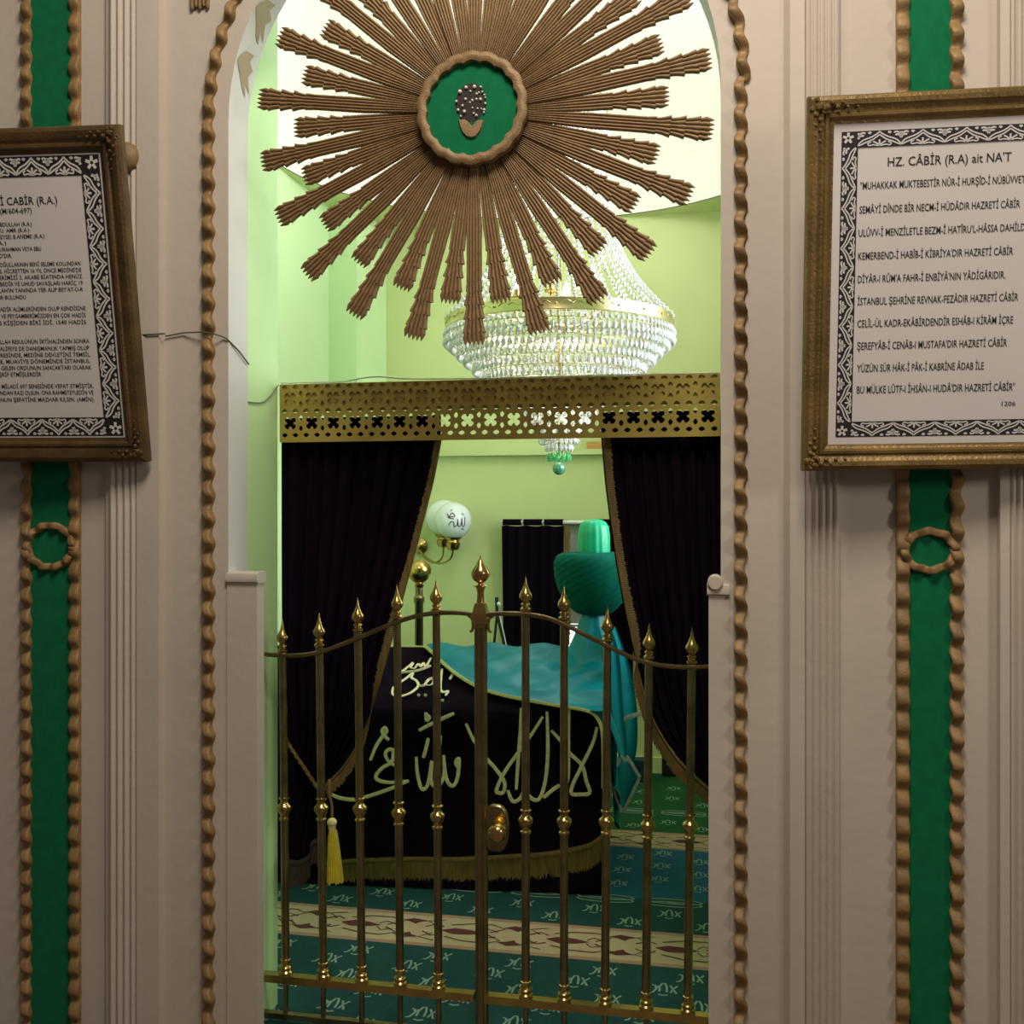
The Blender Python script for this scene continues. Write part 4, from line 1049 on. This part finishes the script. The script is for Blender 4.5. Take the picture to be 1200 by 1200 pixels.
# ================================================================== CHANDELIER
CX, CY = -.715, 4.63; ZR = 2.335; RR = .515
ch = thing('chandelier', 'large crystal chandelier with brass hoop hanging from the dome', 'chandelier', (CX, CY, ZR))
n = 96
def hoop(r, z0, z1, th=.004):
    mb = MB(); mb.grid([[(q*math.cos(2*PI*k/n), q*math.sin(2*PI*k/n), z) for k in range(n)] for q, z in ((r-th, z0), (r, z0), (r+.003, z0+.004), (r+.001, (z0+z1)/2), (r+.003, z1-.004), (r, z1), (r-th, z1), (r-th, z0))], 0, True); return mb
hp = hoop(RR, -.010, .045).build('hoop', 'pale_brass', ch)
mb = MB()
for k in range(24):
    a0 = 2*PI*k/24
    for sg in (-1, 1):
        mb.tube([((RR+.004)*math.cos(a0+t*.011*sg), (RR+.004)*math.sin(a0+t*.011*sg), .017+.011*math.sin(t*PI/8)) for t in range(-0, 9)], .0018, 4)
    mb.sphere(((RR+.004)*math.cos(a0+.13), (RR+.004)*math.sin(a0+.13), .017), .006, 6, 4)
mb.build('hoop_relief', 'pale_brass', hp)
def drop_mesh(l, r):
    mb = MB(); mb.lathe((0, 0, 0), (0, 0, -l), [(0, .002), (l*.12, r*.45), (l*.2, r*.3), (l*.35, r*.75), (l*.62, r), (l*.85, r*.62), (l, .0005)], 6); return mb
rnd = random.Random(5)
TIERS = [(.522, -.012, 120, .030, .008), (.520, -.040, 112, .046, .010), (.495, -.062, 104, .046, .010), (.462, -.095, 96, .046, .010), (.43, -.128, 88, .046, .010), (.39, -.165, 80, .046, .010), (.345, -.205, 72, .046, .010), (.30, -.245, 62, .046, .010), (.25, -.285, 54, .046, .010), (.205, -.325, 46, .046, .010), (.165, -.365, 38, .046, .010), (.135, -.405, 32, .046, .010), (.110, -.445, 28, .046, .010), (.085, -.485, 22, .044, .010), (.058, -.520, 16, .042, .009)]
proto = drop_mesh(.050, .0125).build('crystal_drop', 'crystal', ch, ang=20)
rest = MB(); proto_mb = drop_mesh(.05, .0125)
made = 0
for ti, (r, z, cnt, l, rd) in enumerate(TIERS):
    for k in range(cnt):
        a = 2*PI*k/cnt+.05*ti; x, y = r*math.cos(a), r*math.sin(a)
        front = math.sin(a) < -.25 and ti in (1, 2, 3) and made < 100
        rz_ = rnd.random()*3
        if front:
            o = proto if made == 0 else proto.copy()
            if made: C.objects.link(o); o.parent = ch
            o.location = (x, y, z); o.rotation_euler = (rnd.uniform(-.08, .08), rnd.uniform(-.08, .08), rz_); o.scale = (rd/.0105, rd/.0105, l/.05); made += 1
        else:
            s, c = math.sin(rz_), math.cos(rz_)
            rest.add([(x+(vx*c-vy*s)*rd/.0105, y+(vx*s+vy*c)*rd/.0105, z+vz*l/.05) for vx, vy, vz in proto_mb.v], proto_mb.f)
    # carrier ring of the tier
CRH = .72
def crown():
    for tr, tz, cnt, l in ((.20, CRH+.30, 54, .06), (.215, CRH+.24, 58, .06), (.225, CRH+.18, 60, .06), (.23, CRH+.12, 62, .06), (.225, CRH+.06, 60, .06)):
        for k in range(cnt):
            a = 2*PI*k/cnt; rz_ = rnd.random()*3; s, c = math.sin(rz_), math.cos(rz_); x, y = tr*math.cos(a), tr*math.sin(a)
            rest.add([(x+(vx*c-vy*s), y+(vx*s+vy*c), tz+vz*l/.05) for vx, vy, vz in proto_mb.v], proto_mb.f)
crown()
o = rest.build('crystal_tiers', 'crystal', ch, ang=20); o['kind'] = 'stuff'
for (r, z, cnt, l, rd) in TIERS[1:]:
    mb = MB(); mb.tube([(r*math.cos(2*PI*k/60), r*math.sin(2*PI*k/60), z+.002) for k in range(61)], .0022, 5); mb.build('tier_ring', 'pale_brass', ch)
for k in range(8):
    a = 2*PI*k/8+.2
    mb = MB(); mb.tube([(r*math.cos(a), r*math.sin(a), z) for (r, z, _, _, _) in TIERS[1:]], .002, 5); mb.build('tier_wire', 'pale_brass', ch)
mb = MB()
for z in (CRH+.30, CRH+.0): mb.tube([(.22*math.cos(2*PI*k/60), .22*math.sin(2*PI*k/60), z+.004) for k in range(61)], .006, 6)
for k in range(6):
    a = 2*PI*k/6; mb.tube([(.22*math.cos(a), .22*math.sin(a), CRH), (0, 0, CRH+.02)], .004, 5); mb.tube([(.22*math.cos(a), .22*math.sin(a), CRH), (.22*math.cos(a), .22*math.sin(a), CRH+.30)], .003, 5)
mb.build('crown_frame', 'pale_brass', ch)
mb = MB()
for k in range(6):
    a = 2*PI*k/6; mb.tube([(RR*math.cos(a), RR*math.sin(a), .0), (0, 0, .0)], .005, 5)
mb.build('hoop_spokes', 'pale_brass', ch)
# bead strings from hoop up to the crown
for k in range(44):
    a = 2*PI*k/44; mb = MB(); nb = 30
    for i in range(nb):
        t = i/(nb-1); r = RR*(1-t)+.222*t-.075*math.sin(PI*t); z = .045+(CRH-.04)*t-.05*math.sin(PI*t)
        mb.sphere((r*math.cos(a), r*math.sin(a), z), .0085, 6, 4, sc=(1, 1, 1.1))
    mb.build('bead_string', 'crystal', ch, ang=20)
mb = MB(); mb.tube([(0, 0, -.52), (0, 0, .30), (0, 0, 1.86)], .008, 8); mb.lathe((0, 0, 1.80), (0, 0, 1.87), [(0, .015), (.03, .06), (.065, .075)], 20); mb.build('stem', 'brass', ch)
for k in range(6):
    a = 2*PI*k/6+.5; x, y = .20*math.cos(a), .20*math.sin(a)
    mb = MB(); mb.tube(curve_pts([(0, 0, .02), (x*.5, y*.5, .0), (x, y, .04), (x, y, .12)], 6), .006, 6); mb.lathe((x, y, .12), (x, y, .2), [(0, .008), (.01, .03), (.016, .032), (.02, .012), (.05, .012)], 12); cd = mb.build('candle_arm', 'brass', ch)
    mb = MB(); mb.lathe((x, y, .17), (x, y, .3), [(0, .012), (.02, .019), (.04, .02), (.06, .014), (.085, .004), (.092, .001)], 12); mb.build('bulb', 'bulb', cd)
for k in range(5):
    a = 2*PI*k/5; x, y = .12*math.cos(a), .12*math.sin(a)
    mb = MB(); mb.lathe((x, y, CRH+.05), (x, y, CRH+.3), [(0, .012), (.03, .03), (.06, .034), (.09, .02), (.11, .002)], 12); mb.build('bulb', 'bulb', ch)
mb = MB()
for k in range(12):
    a = 2*PI*k/12; r = .048; rest2 = [(r*math.cos(a)+vx*.9, r*math.sin(a)+vy*.9, -.565+vz*.8) for vx, vy, vz in proto_mb.v]; mb.add(rest2, proto_mb.f)
mb.build('green_drops', 'green_crystal', ch, ang=20)
mb = MB(); zb_ = at(658, 549, CY).z-ZR; mb.sphere((0, 0, zb_), .030, 12, 8); mb.tube([(0, 0, -.52), (0, 0, zb_)], .004, 5); mb.build('crystal_ball', mat('dark_green_glass', rgb(90, 150, 120), .05, .3), ch, ang=15)
for z, e in ((.22, 14), (CRH+.16, 8), (-.32, 5)):
    l = bpy.data.lights.new('chandelier_bulbs', 'POINT'); l.energy = e; l.color = (1, .94, .85); l.shadow_soft_size = .12
    o = bpy.data.objects.new('chandelier_light', l); C.objects.link(o); o.location = (CX, CY, ZR+z)
